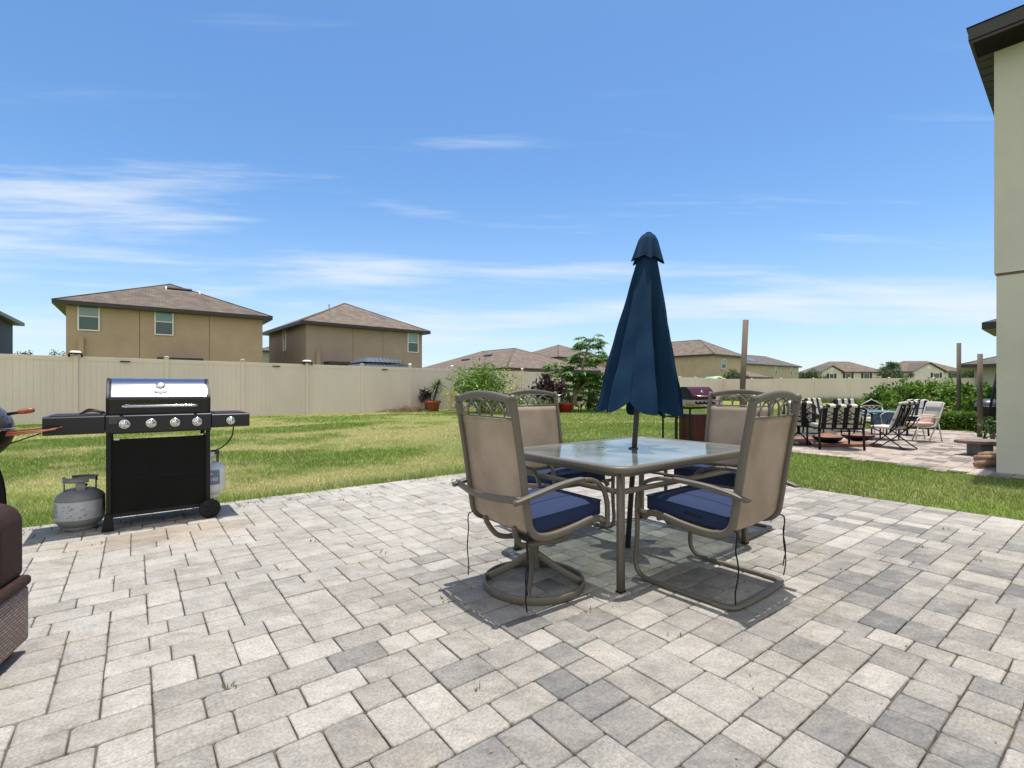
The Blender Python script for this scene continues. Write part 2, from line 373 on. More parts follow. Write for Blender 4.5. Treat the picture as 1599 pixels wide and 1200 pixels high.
# added bright broken cloud, unseen behind the camera, as fill for camera-facing sides
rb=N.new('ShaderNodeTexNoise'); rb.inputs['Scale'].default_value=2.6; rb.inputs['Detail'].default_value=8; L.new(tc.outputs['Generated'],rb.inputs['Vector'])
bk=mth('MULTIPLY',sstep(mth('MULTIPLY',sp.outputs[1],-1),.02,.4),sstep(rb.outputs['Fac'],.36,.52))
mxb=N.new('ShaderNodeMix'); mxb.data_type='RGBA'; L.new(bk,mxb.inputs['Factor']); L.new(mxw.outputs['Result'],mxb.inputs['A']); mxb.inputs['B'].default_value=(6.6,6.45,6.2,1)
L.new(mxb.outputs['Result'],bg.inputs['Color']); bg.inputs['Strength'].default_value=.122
sl=bpy.data.lights.new('sun','SUN'); sl.energy=3.8; sl.angle=math.radians(.53); sl.color=(1,.955,.89)
so=bpy.data.objects.new('sun',sl); COL.objects.link(so); so.rotation_euler=(-sv).to_track_quat('-Z','Y').to_euler(); so.location=(0,0,30)
cam=bpy.data.cameras.new('camera'); co=bpy.data.objects.new('camera',cam); COL.objects.link(co); S.camera=co
co.location=(0,0,H); co.rotation_euler=(math.pi/2,0,0); cam.sensor_width=36; cam.lens=F/1599*36; cam.shift_y=6/1599; cam.clip_end=5000; cam.clip_start=.05
S.view_settings.view_transform='Standard'; S.view_settings.look='None'; S.view_settings.exposure=.6; S.view_settings.gamma=1
S.render.engine='CYCLES'

# ---------------------------------------------------------------- ground, patios
def groundmat():
    m,t,N,L,P=nt('lawn_soil_and_turf'); P.inputs['Roughness'].default_value=.95; P.inputs['Specular IOR Level'].default_value=.1
    tc=N.new('ShaderNodeTexCoord')
    def nz(s,d,st=(1,1,1)):
        mp=N.new('ShaderNodeMapping'); mp.inputs['Scale'].default_value=st; mp.inputs['Rotation'].default_value=(0,0,-A38); L.new(tc.outputs['Object'],mp.inputs['Vector'])
        n=N.new('ShaderNodeTexNoise'); n.inputs['Scale'].default_value=s; n.inputs['Detail'].default_value=d; n.inputs['Roughness'].default_value=.65; L.new(mp.outputs[0],n.inputs['Vector']); return n.outputs['Fac']
    r1=N.new('ShaderNodeValToRGB'); L.new(nz(.45,6,(.35,1,1)),r1.inputs['Fac']); r1.color_ramp.elements[0].position=.42; r1.color_ramp.elements[1].position=.62
    r2=N.new('ShaderNodeValToRGB'); L.new(nz(18,6),r2.inputs['Fac']); r2.color_ramp.elements[0].position=.3; r2.color_ramp.elements[1].position=.75
    r2.color_ramp.elements[0].color=(.10,.155,.02,1); r2.color_ramp.elements[1].color=(.24,.30,.05,1)
    r3=N.new('ShaderNodeValToRGB'); L.new(nz(14,6),r3.inputs['Fac']); r3.color_ramp.elements[0].color=(.16,.16,.05,1); r3.color_ramp.elements[1].color=(.36,.32,.15,1)
    mx=N.new('ShaderNodeMix'); mx.data_type='RGBA'; L.new(r1.outputs[0],mx.inputs['Factor']); L.new(r2.outputs[0],mx.inputs['A']); L.new(r3.outputs[0],mx.inputs['B'])
    L.new(mx.outputs['Result'],P.inputs['Base Color'])
    b=N.new('ShaderNodeBump'); b.inputs['Strength'].default_value=.9; b.inputs['Distance'].default_value=.04; L.new(nz(22,6),b.inputs['Height']); L.new(b.outputs[0],P.inputs['Normal'])
    return m
g=MB(); g.add([(-1500,-1500,-.03),(1500,-1500,-.03),(1500,1500,-.03),(-1500,1500,-.03)],[(0,1,2,3)])
tag(g.build('ground',groundmat()),kind='structure')

def pavermat(name, cA, cB, cC, warm):
    m,t,N,L,P=nt(name); P.inputs['Roughness'].default_value=.85; P.inputs['Specular IOR Level'].default_value=.3
    tc=N.new('ShaderNodeTexCoord'); at=N.new('ShaderNodeAttribute'); at.attribute_name='tone'
    rp=N.new('ShaderNodeValToRGB'); e=rp.color_ramp.elements; e[0].color=lin(cA); e[1].color=lin(cC); e[1].position=1; e[0].position=0; k=e.new(.45); k.color=lin(cB)
    def nz(s,d,ro=.6,st=(1,1,1),di=0):
        mp=N.new('ShaderNodeMapping'); mp.inputs['Scale'].default_value=st; mp.inputs['Rotation'].default_value=(0,0,-A38); L.new(tc.outputs['Object'],mp.inputs['Vector'])
        n=N.new('ShaderNodeTexNoise'); n.inputs['Scale'].default_value=s; n.inputs['Detail'].default_value=d; n.inputs['Roughness'].default_value=ro; n.inputs['Distortion'].default_value=di; L.new(mp.outputs[0],n.inputs['Vector']); return n.outputs['Fac']
    def mt(op,a,b,c=None):
        n=N.new('ShaderNodeMath'); n.operation=op
        for i,x in enumerate((a,b,c)):
            if x is None: continue
            if isinstance(x,(int,float)): n.inputs[i].default_value=x
            else: L.new(x,n.inputs[i])
        return n.outputs[0]
    v=mt('ADD',at.outputs['Fac'],mt('MULTIPLY',mt('SUBTRACT',nz(11,8,.75,(.6,1,1),.25),.5),1.35))
    v=mt('ADD',v,mt('MULTIPLY',mt('SUBTRACT',nz(.6,2),.5),.9))
    L.new(v,rp.inputs['Fac'])
    r2=N.new('ShaderNodeValToRGB'); L.new(nz(95,8,.8),r2.inputs['Fac']); r2.color_ramp.elements[0].position=.33; r2.color_ramp.elements[1].position=.58; r2.color_ramp.elements[0].color=(.42,.41,.39,1); r2.color_ramp.elements[1].color=(1.06,1.06,1.06,1)
    mx=N.new('ShaderNodeMix'); mx.data_type='RGBA'; mx.blend_type='MULTIPLY'; mx.inputs['Factor'].default_value=.8; L.new(rp.outputs[0],mx.inputs['A']); L.new(r2.outputs[0],mx.inputs['B'])
    r3=N.new('ShaderNodeValToRGB'); L.new(nz(2.3,7,.7),r3.inputs['Fac']); r3.color_ramp.elements[0].position=.56; r3.color_ramp.elements[1].position=.78; r3.color_ramp.elements[0].color=(1,1,1,1); r3.color_ramp.elements[1].color=lin(warm)
    m2=N.new('ShaderNodeMix'); m2.data_type='RGBA'; m2.blend_type='MULTIPLY'; m2.inputs['Factor'].default_value=1; L.new(mx.outputs['Result'],m2.inputs['A']); L.new(r3.outputs[0],m2.inputs['B'])
    r4=N.new('ShaderNodeValToRGB'); L.new(nz(3.1,10,.78,(1,1,1),.8),r4.inputs['Fac']); r4.color_ramp.elements[0].position=.50; r4.color_ramp.elements[1].position=.70; r4.color_ramp.elements[0].color=(1,1,1,1); r4.color_ramp.elements[1].color=(.70,.67,.62,1)
    m5=N.new('ShaderNodeMix'); m5.data_type='RGBA'; m5.blend_type='MULTIPLY'; m5.inputs['Factor'].default_value=.8; L.new(m2.outputs['Result'],m5.inputs['A']); L.new(r4.outputs[0],m5.inputs['B']); m2=m5
    # rusty grease stain in front of the gas grill
    gm=N.new('ShaderNodeMapping'); gm.vector_type='TEXTURE'; gm.inputs['Location'].default_value=(-2.62,3.83,0); gm.inputs['Rotation'].default_value=(0,0,A38*.9); gm.inputs['Scale'].default_value=(.75,.3,1)
    L.new(tc.outputs['Object'],gm.inputs['Vector']); ln=N.new('ShaderNodeVectorMath'); ln.operation='LENGTH'; L.new(gm.outputs[0],ln.inputs[0])
    sf=N.new('ShaderNodeMapRange'); sf.inputs[1].default_value=1.15; sf.inputs[2].default_value=.35; L.new(mt('ADD',ln.outputs['Value'],mt('MULTIPLY',mt('SUBTRACT',nz(5,6,.7),.5),1.6)),sf.inputs[0])
    m3=N.new('ShaderNodeMix'); m3.data_type='RGBA'; m3.blend_type='MULTIPLY'; L.new(mt('MULTIPLY',sf.outputs[0],.5),m3.inputs['Factor']); L.new(m2.outputs['Result'],m3.inputs['A']); m3.inputs['B'].default_value=(.8,.62,.46,1)
    L.new(m3.outputs['Result'],P.inputs['Base Color'])
    b=N.new('ShaderNodeBump'); b.inputs['Strength'].default_value=.55; b.inputs['Distance'].default_value=.004; L.new(nz(90,6,.7),b.inputs['Height']); L.new(b.outputs[0],P.inputs['Normal'])
    return m
def pavers(name, org, ang, a0, a1, blen, unit, m, seed, inside=None, tonefun=None):
    rnd=random.Random(seed); W=int((a1-a0)/unit); Hh=int(blen/unit); sky=[0]*W; R=[]
    while True:
        lo=min(sky)
        if lo>=Hh: break
        i=sky.index(lo); j=i
        while j<W and sky[j]==lo: j+=1
        Lr=j-i
        w=rnd.choice([2,3,3])
        while not (Lr-w==0 or Lr-w>=2):
            w=5-w
            if Lr<2: w=Lr; break
            if w>Lr: w=Lr
        if w>Lr: w=Lr
        h=rnd.choice([2,2,3]) if w==3 else rnd.choice([2,3,3])
        cand=[q-lo for q in ((sky[i-1] if i>0 else -9),(sky[j] if j<W else -9)) if q-lo in (2,3)]
        if cand and rnd.random()<.86: h=cand[0] if w<Lr or len(cand)==1 else rnd.choice(cand)
        if w==3 and h==3 and rnd.random()<.6: h=2
        if w>3: h=2
        for k in range(i,i+w): sky[k]=lo+h
        R.append((i,lo,w,h))
    ca,sa=math.cos(ang),math.sin(ang); V=[];Fq=[];T=[]
    for (i,l,w,h) in R:
        x0=a0+i*unit; x1=x0+w*unit; y0=l*unit; y1=y0+h*unit
        cx,cy=(x0+x1)/2,(y0+y1)/2
        wx=org[0]+ca*cx+sa*cy; wy=org[1]+sa*cx-ca*cy
        if inside and not inside(wx,wy): continue
        dz=rnd.gauss(0,.0011); tx,ty=rnd.gauss(0,.006),rnd.gauss(0,.006); o=len(V); jr=rnd.gauss(0,.006); g0=.0026; cu=rnd.uniform(.003,.010)
        def ring(g,z,cut):
            pts=[]
            X0,X1,Y0,Y1=x0+g,x1-g,y0+g,y1-g
            for (qx,qy) in ((X0+cut,Y0),(X1-cut,Y0),(X1,Y0+cut),(X1,Y1-cut),(X1-cut,Y1),(X0+cut,Y1),(X0,Y1-cut),(X0,Y0+cut)):
                rx,ry=qx-cx,qy-cy; rx,ry=rx-ry*jr,ry+rx*jr
                X,Y=cx+rx,cy+ry
                pts.append((org[0]+ca*X+sa*Y+rnd.gauss(0,.0011),org[1]+sa*X-ca*Y+rnd.gauss(0,.0011),z+dz+tx*rx*.5+ty*ry*.5))
            return pts
        V+=ring(g0,-.02,cu)+ring(g0,-.006,cu)+ring(g0+.002,-.002,cu+.001)+ring(g0+.007,0,cu+.003)
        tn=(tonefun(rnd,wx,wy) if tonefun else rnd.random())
        for q in range(3):
            for k in range(8): Fq.append((o+q*8+k,o+q*8+(k+1)%8,o+(q+1)*8+(k+1)%8,o+(q+1)*8+k)); T.append(tn)
        Fq.append(tuple(o+24+k for k in range(8))); T.append(tn)
    me=bpy.data.meshes.new(name); me.from_pydata(V,[],[tuple(reversed(f)) for f in Fq]); me.materials.append(m)
    me.polygons.foreach_set('use_smooth',[True]*len(Fq))
    a=me.attributes.new('tone','FLOAT','FACE'); a.data.foreach_set('value',T); me.update()
    o=bpy.data.objects.new(name,me); COL.objects.link(o); tag(o,kind='structure'); return o
PC=Vector((1.398,8.097,0))    # far corner of the patio
Pa=Vector((.793,.609,0)); Pb=Vector((.609,-.793,0)); PANG=math.atan2(.609,.793)
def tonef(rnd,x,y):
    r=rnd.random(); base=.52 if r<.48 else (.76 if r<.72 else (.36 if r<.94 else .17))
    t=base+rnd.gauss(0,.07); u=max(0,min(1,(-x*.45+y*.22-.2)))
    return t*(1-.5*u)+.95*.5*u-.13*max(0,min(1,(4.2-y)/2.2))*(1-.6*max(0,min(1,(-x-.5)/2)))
M_pav=pavermat('tumbled_grey_pavers',(.155,.153,.148),(.29,.272,.24),(.45,.425,.38),(1.0,.9,.78))
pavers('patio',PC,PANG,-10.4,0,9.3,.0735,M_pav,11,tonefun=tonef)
M_sand=mat('joint_sand',(.075,.062,.047),.95,0,.8,7,.5,200)
b=MB(); b.add([PC+Pa*-10.43+Vector((0,0,-.011))-Pb*.02,PC+Vector((0,0,-.011))-Pb*.02+Pa*.02,PC+Pb*9.3+Pa*.02+Vector((0,0,-.011)),PC+Pa*-10.43+Pb*9.3+Vector((0,0,-.011))],[(3,2,1,0)])
tag(b.build('patio_bed',M_sand),kind='structure')
# second patio with pinkish pavers
poly2=[(4.75,9.45),(6.9,14.0),(11.4,13.6),(12.6,10.6),(9.4,6.6),(6.5,5.95),(5.95,6.75),(5.35,8.2)]
def inpoly(x,y,P=poly2):
    c=False;n=len(P)
    for i in range(n):
        x1,y1=P[i];x2,y2=P[(i+1)%n]
        if (y1>y)!=(y2>y) and x<(x2-x1)*(y-y1)/(y2-y1)+x1: c=not c
    return c
M_pav2=pavermat('pinkish_pavers',(.19,.17,.155),(.36,.30,.25),(.48,.41,.35),(1.05,.85,.75))
pavers('side_patio',Vector((13.0,16.0,0)),PANG,-14,3,12,.0787*1.3,M_pav2,5,inside=inpoly)
b=MB(); b.add([(p[0],p[1],-.012) for p in poly2],[tuple(range(len(poly2)-1,-1,-1))]); tag(b.build('side_patio_bed',M_sand),kind='structure')

# grass blades
def inpatio(x,y):
    rx,ry=x-PC.x,y-PC.y; a=rx*Pa.x+ry*Pa.y; bb=rx*Pb.x+ry*Pb.y
    return (a<.0+.0)&(a>-10.4)&(bb>0)&(bb<9.3)
def mask2(x,y):
    c=np.zeros(len(x),bool);n=len(poly2)
    for i in range(n):
        x1,y1=poly2[i];x2,y2=poly2[(i+1)%n]
        if y1==y2: continue
        c^=((y1>y)!=(y2>y))&(x<(x2-x1)*(y-y1)/(y2-y1)+x1)
    return c
def vnoise(x,y,s,seed):
    r=np.random.default_rng(seed); g=r.random((64,64)); X=(x*s)%63; Y=(y*s)%63; i=X.astype(int); j=Y.astype(int); fx=X-i; fy=Y-j
    fx=fx*fx*(3-2*fx); fy=fy*fy*(3-2*fy); i2=(i+1)%64; j2=(j+1)%64
    return (g[i,j]*(1-fx)+g[i2,j]*fx)*(1-fy)+(g[i,j2]*(1-fx)+g[i2,j2]*fx)*fy
def grass():
    xs=[];ys=[]
    for (y0,y1,dens) in ((3.4,7.5,2600),(7.5,11,1700),(11,16,800),(16,27,260)):
        w0=1.32*y1+.6; n=int(dens*(y1-y0)*2*w0); xs.append(RNG.uniform(-w0,w0,n)); ys.append(RNG.uniform(y0,y1,n))
    x=np.concatenate(xs);y=np.concatenate(ys)
    rx,ry=x-PC.x,y-PC.y; a=rx*Pa.x+ry*Pa.y; bb=rx*Pb.x+ry*Pb.y
    wob=.05*vnoise(x,y,2.5,3)+.06*(vnoise(x,y,9,4)>.66)+.03*vnoise(x,y,17,6)
    ins=(a<wob*-1+.02)&(a>-10.4)&(bb>wob)&(bb<9.3)
    keep=~ins&(y<1.15*np.abs(x)+60)
    keep&=~mask2(x,y)&(np.abs(x)<1.3*y+.5)
    # left lawn stops at the fence line
    fx,fy=x+14.26,y-16.05; dist=(-fx*.6486+fy*.761); keep&=dist<-.05
    hx,hy=x-6.475,y-6.566; keep&=~((hx*.76+hy*.65>-.02)&(hx*.65-hy*.76>-.02))
    x=x[keep];y=y[keep]; n=len(x)
    # patchy straw colour
    ca,sa=math.cos(A38),math.sin(A38); u=x*ca+y*sa; v=-x*sa+y*ca
    p=.55*vnoise(u,v*2.2,.35,1)+.3*vnoise(u,v,1.3,2)+.15*vnoise(x,y,5,5)
    leftness=np.clip((-x+1.5)/4,0,1); near=np.clip(1-np.minimum(np.abs(bb[keep])/.7,1),0,1)
    straw=np.clip((p-.42)*5,0,1)*(.12+.93*leftness)*(1-near)
    tone=np.clip(straw*.78+RNG.normal(size=n)*.16+.18*RNG.random(n),0,1)
    h=(.026+.03*RNG.random(n))*(1-.35*straw)*(1+.55*near)*(.8+.5*vnoise(x,y,1.7,9)); wd=.0028+.0011*np.maximum(y-4,0)*.5
    th=RNG.random(n)*2*np.pi; lean=RNG.normal(size=(n,2))*h[:,None]*.55
    dx=np.cos(th)*wd;dy=np.sin(th)*wd; z=np.full(n,-.03)
    V=np.stack([np.stack([x-dx,y-dy,z],1),np.stack([x+dx,y+dy,z],1),np.stack([x+lean[:,0],y+lean[:,1],z+h+.004],1)],1).reshape(-1,3)
    m=mat('turf_blades',(.12,.225,.018),.6,0,.3,1.2,tone=(.64,.56,.28),transl=.3)
    o=raw('grass',V,np.arange(3*n).reshape(n,3),m,tone=tone); tag(o,kind='stuff'); o['label']='mown green lawn with straw coloured patches around the patio'; o['category']='grass'
    print('blades',n)
grass()
# weeds and leaf litter
def weeds():
    parts=[]
    for k in range(170):
        if k<110:
            a=-RNG.random()*8.5; bb=abs(RNG.normal())*.35
            unit=.0787; bb=round(bb/unit/1.0)*unit
        else: a=-RNG.random()*9; bb=round(RNG.random()*6/.0787)*.0787
        p=PC+Pa*a+Pb*bb; n=RNG.integers(4,14)
        pts=np.array([[p.x,p.y,-.008]])+RNG.normal(size=(n,3))*[.018,.018,0]
        parts.append(leafquads(pts,.03,.006,up=1.2))
    V,Fq,T=merge(parts); o=raw('weeds',V,Fq,mat('weed_leaf',(.07,.13,.02),.6,tone=(.3,.27,.1)),tone=T); tag(o,'small weeds sprouting from the joints of the grey paver patio','weeds',kind='stuff')
    n=620; x=RNG.uniform(-3.6,4.8,n); y=RNG.uniform(1.2,7.2,n)
    rx,ry=x-PC.x,y-PC.y; ok=inpatio(x,y); x=x[ok];y=y[ok]
    pts=np.stack([x,y,np.full(len(x),.004)],1); V,Fq,T=leafquads(pts,.013,.007,up=0); V[:,2]=np.abs(V[:,2]-.003)*.4+.003
    o=raw('leaf_litter',V,Fq,M_deadleaf,tone=T); tag(o,'tiny brown leaf bits scattered over the grey pavers','leaf litter',kind='stuff')
weeds()

# ================================================================ dining set
TA=math.radians(38); Ta=d2(TA); Tb=d2(TA+math.pi/2)      # table long axis, axis away from the camera
TC=Vector((.865,3.50,0))
def rrect(w,d,r,n=6):
    pts=[]
    for cx,cy,a0 in ((w/2-r,d/2-r,0),(-w/2+r,d/2-r,90),(-w/2+r,-d/2+r,180),(w/2-r,-d/2+r,270)):
        for k in range(n+1):
            a=math.radians(a0+90*k/n); pts.append((cx+r*math.cos(a),cy+r*math.sin(a)))
    return pts
def table():
    t=thing('patio_table','rectangular glass topped patio table with taupe metal frame and four legs','table',TC,TA)
    b=MB(); b.sweep([(x,y,.682) for x,y in rrect(1.50,1.03,.11,8)],.019,.024,ref=(0,0,1),n=12,closed=True,sq=.5); fr=b.build('table_frame',M_frame,t)
    b=MB(); b.sweep([(x,y,.648) for x,y in rrect(1.40,.93,.09,5)],.014,.012,ref=(0,0,1),n=8,closed=True,sq=.4)
    b.build('inner_rim',M_frame,fr)
    b=MB(); R=rrect(1.485,1.015,.105,8); ho=[(.025*math.cos(2*math.pi*k/36),.025*math.sin(2*math.pi*k/36)) for k in range(36)]
    b.prism(R,.690,.697); b.build('glass_top',M_glass,t)
    b=MB(); b.lathe([(.026,.698),(.034,.698),(.034,.704),(.026,.706)],20,caps=False); b.build('hole_ring',M_darkpole,t)
    for sx in(-1,1):
        for sy in(-1,1):
            b=MB(); b.sweep([(sx*.685,sy*.45,.67),(sx*.688,sy*.453,.35),(sx*.692,sy*.457,.012)],.023,.017,ref=(1,0,0),n=12,sq=.45)
            lg=b.build('leg',M_frame,t)
            b=MB(); b.box((sx*.692,sy*.457,.006),(.05,.038,.012)); b.build('foot_cap',M_tyre,lg,bevel=.003)
    for sy in(-1,1):
        b=MB(); b.sweep([(-.685,sy*.45,.55),(.685,sy*.45,.55)],.012,.015,ref=(0,1,0),n=8,sq=.5); b.build('stretcher',M_frame,t)
    for sx in(-1,1):
        b=MB(); b.sweep([(sx*.685,-.45,.55),(sx*.685,.45,.55)],.012,.015,ref=(1,0,0),n=8,sq=.5); b.build('stretcher',M_frame,t)
    b=MB(); b.sweep([(0,-.45,.55),(0,.45,.55)],.02,.008,ref=(1,0,0),n=8,sq=.5); b.build('cross_brace',M_frame,t)
table()

def chair_common(t, arm_part=True):
    prof=smooth([(-.345,0,1.075),(-.333,0,1.0),(-.298,0,.80),(-.268,0,.6),(-.250,0,.48),(-.235,0,.415),(-.19,0,.372),(-.10,0,.358),(.05,0,.372),(.2,0,.398),(.27,0,.39),(.30,0,.36)],5)
    hw=.265
    for s in(-1,1):
        b=MB(); b.sweep([(p.x,s*hw,p.z) for p in prof],.013,.0205,ref=(0,1,0),n=12,sq=.6); b.build('side_rail',M_frame,t)
    # crowned top rail
    b=MB(); pts=[(-.345-.018*(1-(y/hw)**2),y,1.063+.034*(1-(y/hw)**2)) for y in np.linspace(-hw,hw,15)]
    b.sweep(pts,.020,.013,ref=(0,0,1),n=12,sq=.7)
    tr=b.build('top_rail',M_frame,t)
    for s in(-1,1): b=MB(); b.lathe([(0,1.068),(.017,1.068),(.02,1.082),(.014,1.094),(0,1.097)],12,c=(-.348,s*hw,0),caps=False); b.build('finial',M_frame,tr)
    # arched lattice
    b=MB(); b.sweep([(-.329,-hw,.978),(-.329,hw,.978)],.006,.008,ref=(0,0,1),n=8)
    for yc in (-.177,-.059,.059,.177):
        a=[]; 
        for k in range(15):
            th=math.pi*k/14; y=yc+.118*math.cos(th); z=.98+.092*math.sin(th)**.85
            if abs(y)<hw: a.append((-.329-.018*math.sin(th),y,min(z,1.06+.034*(1-(y/hw)**2))))
        b.sweep(a,.0055,n=6)
    b.build('lattice',M_frame,t)
    # sling
    pp=[p for p in prof if p.z<.975 or p.x>-.3]; pp=[p for p in pp if p.x<.285]
    rows=[]
    for i,p in enumerate(pp):
        sag=.012*math.sin(math.pi*i/(len(pp)-1))
        tt=(pp[min(i+1,len(pp)-1)]-pp[max(i-1,0)]).normalized(); nn=Vector((-tt.z,0,tt.x))  # towards the back/underside
        rows.append([p+Vector((0,y,0))-nn*sag*(1-(y/.25)**2)+nn*.003 for y in np.linspace(-.252,.252,9)])
    b=MB(); b.sheet(rows,.003); b.build('sling',M_sling,t)
    # cushion: puffed box on the seat
    rows_t=[]; N1=14
    b=MB()
    def seatz(x): 
        q=[p for p in prof if p.x>-.22 and p.z<.5 ]; 
        return float(np.interp(x,[p.x for p in q],[p.z for p in q]))
    V=[];sec=16
    import itertools
    nx,ny=13,13; grid={}
    def P(u,v,top):
        x=-.205+.50*u; y=-.245+.49*v
        ex=min(u,1-u); ey=min(v,1-v); e=min(1,min(ex,ey)/.10); puff=(1-(1-e)**2)**.5 if e<1 else 1
        crown=.012*math.sin(math.pi*u)*math.sin(math.pi*v)
        z0=max(seatz(x)+.004, .37); base=.37+.03*u+.02
        if top: return (x,y,base+.068+crown+.013*puff)
        return (x,y,base-.012-.012*puff)
    top=[[P(i/(nx-1),j/(ny-1),True) for j in range(ny)] for i in range(nx)]
    bot=[[P(i/(nx-1),j/(ny-1),False) for j in range(ny)] for i in range(nx)]
    vs=[p for r in top for p in r]+[p for r in bot for p in r]; fs=[]; o=nx*ny
    for i in range(nx-1):
        for j in range(ny-1):
            fs.append((i*ny+j,(i+1)*ny+j,(i+1)*ny+j+1,i*ny+j+1)); fs.append((o+i*ny+j,o+i*ny+j+1,o+(i+1)*ny+j+1,o+(i+1)*ny+j))
    for i in range(nx-1):
        fs.append((i*ny,o+i*ny,o+(i+1)*ny,(i+1)*ny)); fs.append((i*ny+ny-1,(i+1)*ny+ny-1,o+(i+1)*ny+ny-1,o+i*ny+ny-1))
    for j in range(ny-1):
        fs.append((j,j+1,o+j+1,o+j)); k=(nx-1)*ny; fs.append((k+j,o+k+j,o+k+j+1,k+j+1))
    b.add(vs,fs,True); cu=b.build('cushion',M_navy,t,bevel=.008,seg=2)
    b=MB(); per=[top[0][j] for j in range(ny)]+[top[i][ny-1] for i in range(1,nx)]+[top[nx-1][j] for j in range(ny-2,-1,-1)]+[top[i][0] for i in range(nx-2,0,-1)]
    b.sweep(per,.0045,n=6,closed=True); b.build('piping',M_navy,cu)
    for jj in (4,8):
        b=MB(); b.sweep([(top[i][jj][0],top[i][jj][1],top[i][jj][2]+.0005) for i in range(1,nx-1)],.0035,.0022,ref=(0,1,0),n=6); b.build('seam',M_navyd,cu)
    b=MB(); b.sweep([(-.06,.2475,.43),(-.02,.2505,.432),(.04,.2475,.438)],.002,.006,ref=(0,1,0),n=6); b.build('zip_pull',M_string,cu)
    rnd=random.Random(int(t.location.x*1000))
    for s in(-1,1):
        for q in range(2 if s<0 else 1):
            x0=-.245; y0=s*(.272+.004*q); ln=.24+.12*rnd.random(); pts=[(x0+.02,s*.255,.40),(x0-.02,y0,.395),(x0-.025,y0+.01*s,.36)]
            n=6
            for k in range(1,n+1): pts.append((x0-.025+.007*math.sin(k*1.3+q*.7+s),y0+s*.010+.004*math.cos(k*1.1+q*.6)+.006*q,.36-ln*k/n))
            MBs=MB(); MBs.sweep(smooth(pts,4),.0042,.0032,n=6); MBs.build('tie_string',M_string,cu)
    return prof,hw
def cross_tubes(t,xs,z,hw):
    for x in xs:
        b=MB(); b.sweep([(x,-hw,z),(x,hw,z)],.011,.014,ref=(0,0,1),n=8,sq=.7); b.build('seat_brace',M_frame,t)
def cchair(label,loc,rz):
    t=thing('spring_chair',label,'chair',loc,rz,'dining chairs around the glass table')
    prof,hw=chair_common(t); cross_tubes(t,(-.15,.2),.372,hw)
    for s in(-1,1):
        y=s*.298
        arm=smooth([(-.325,0,.572),(-.22,0,.592),(-.06,0,.612),(.1,0,.618),(.2,0,.605),(.275,0,.57),(.315,0,.51),(.325,0,.42),(.322,0,.30),(.328,0,.19),(.335,0,.12),(.325,0,.06),(.285,0,.022),(.2,0,.014),(.05,0,.014),(-.16,0,.014)],5)
        b=MB(); b.sweep([(p.x,y,p.z) for p in arm],.014,.0115,ref=(0,1,0),n=12,sq=.6); b.build('arm_and_leg',M_frame,t)
        b=MB(); b.sweep([(.322,y,.405),(.27,s*hw,.392)],.012,.016,ref=(0,0,1),n=8,sq=.6); b.build('seat_bracket',M_frame,t)
        b=MB(); b.sweep(smooth([(-.34,y-s*.004,.571),(-.24,y-s*.004,.598),(-.10,y-s*.004,.618),(.08,y-s*.004,.626)],5),.021,.007,ref=(0,1,0),n=10,sq=.6); b.build('arm_rest',M_frame,t)
        b=MB(); b.sweep([(-.28,y,.585),(-.28,s*hw,.585)],.008,n=8); b.build('arm_bolt',M_frame,t)
    b=MB(); b.sweep(smooth([(-.16,-.298,.014),(-.235,-.285,.014),(-.262,-.2,.014),(-.268,0,.014),(-.262,.2,.014),(-.235,.285,.014),(-.16,.298,.014)],5),.015,.011,ref=(0,0,1),n=12,sq=.6) if False else b.sweep(smooth([(-.15,-.298,.014),(-.225,-.292,.014),(-.258,-.24,.014),(-.270,0,.014),(-.258,.24,.014),(-.225,.292,.014),(-.15,.298,.014)],5),.0118,.0205,ref=(0,0,1),n=12,sq=.6)
    b.build('base_bar',M_frame,t)
    return t
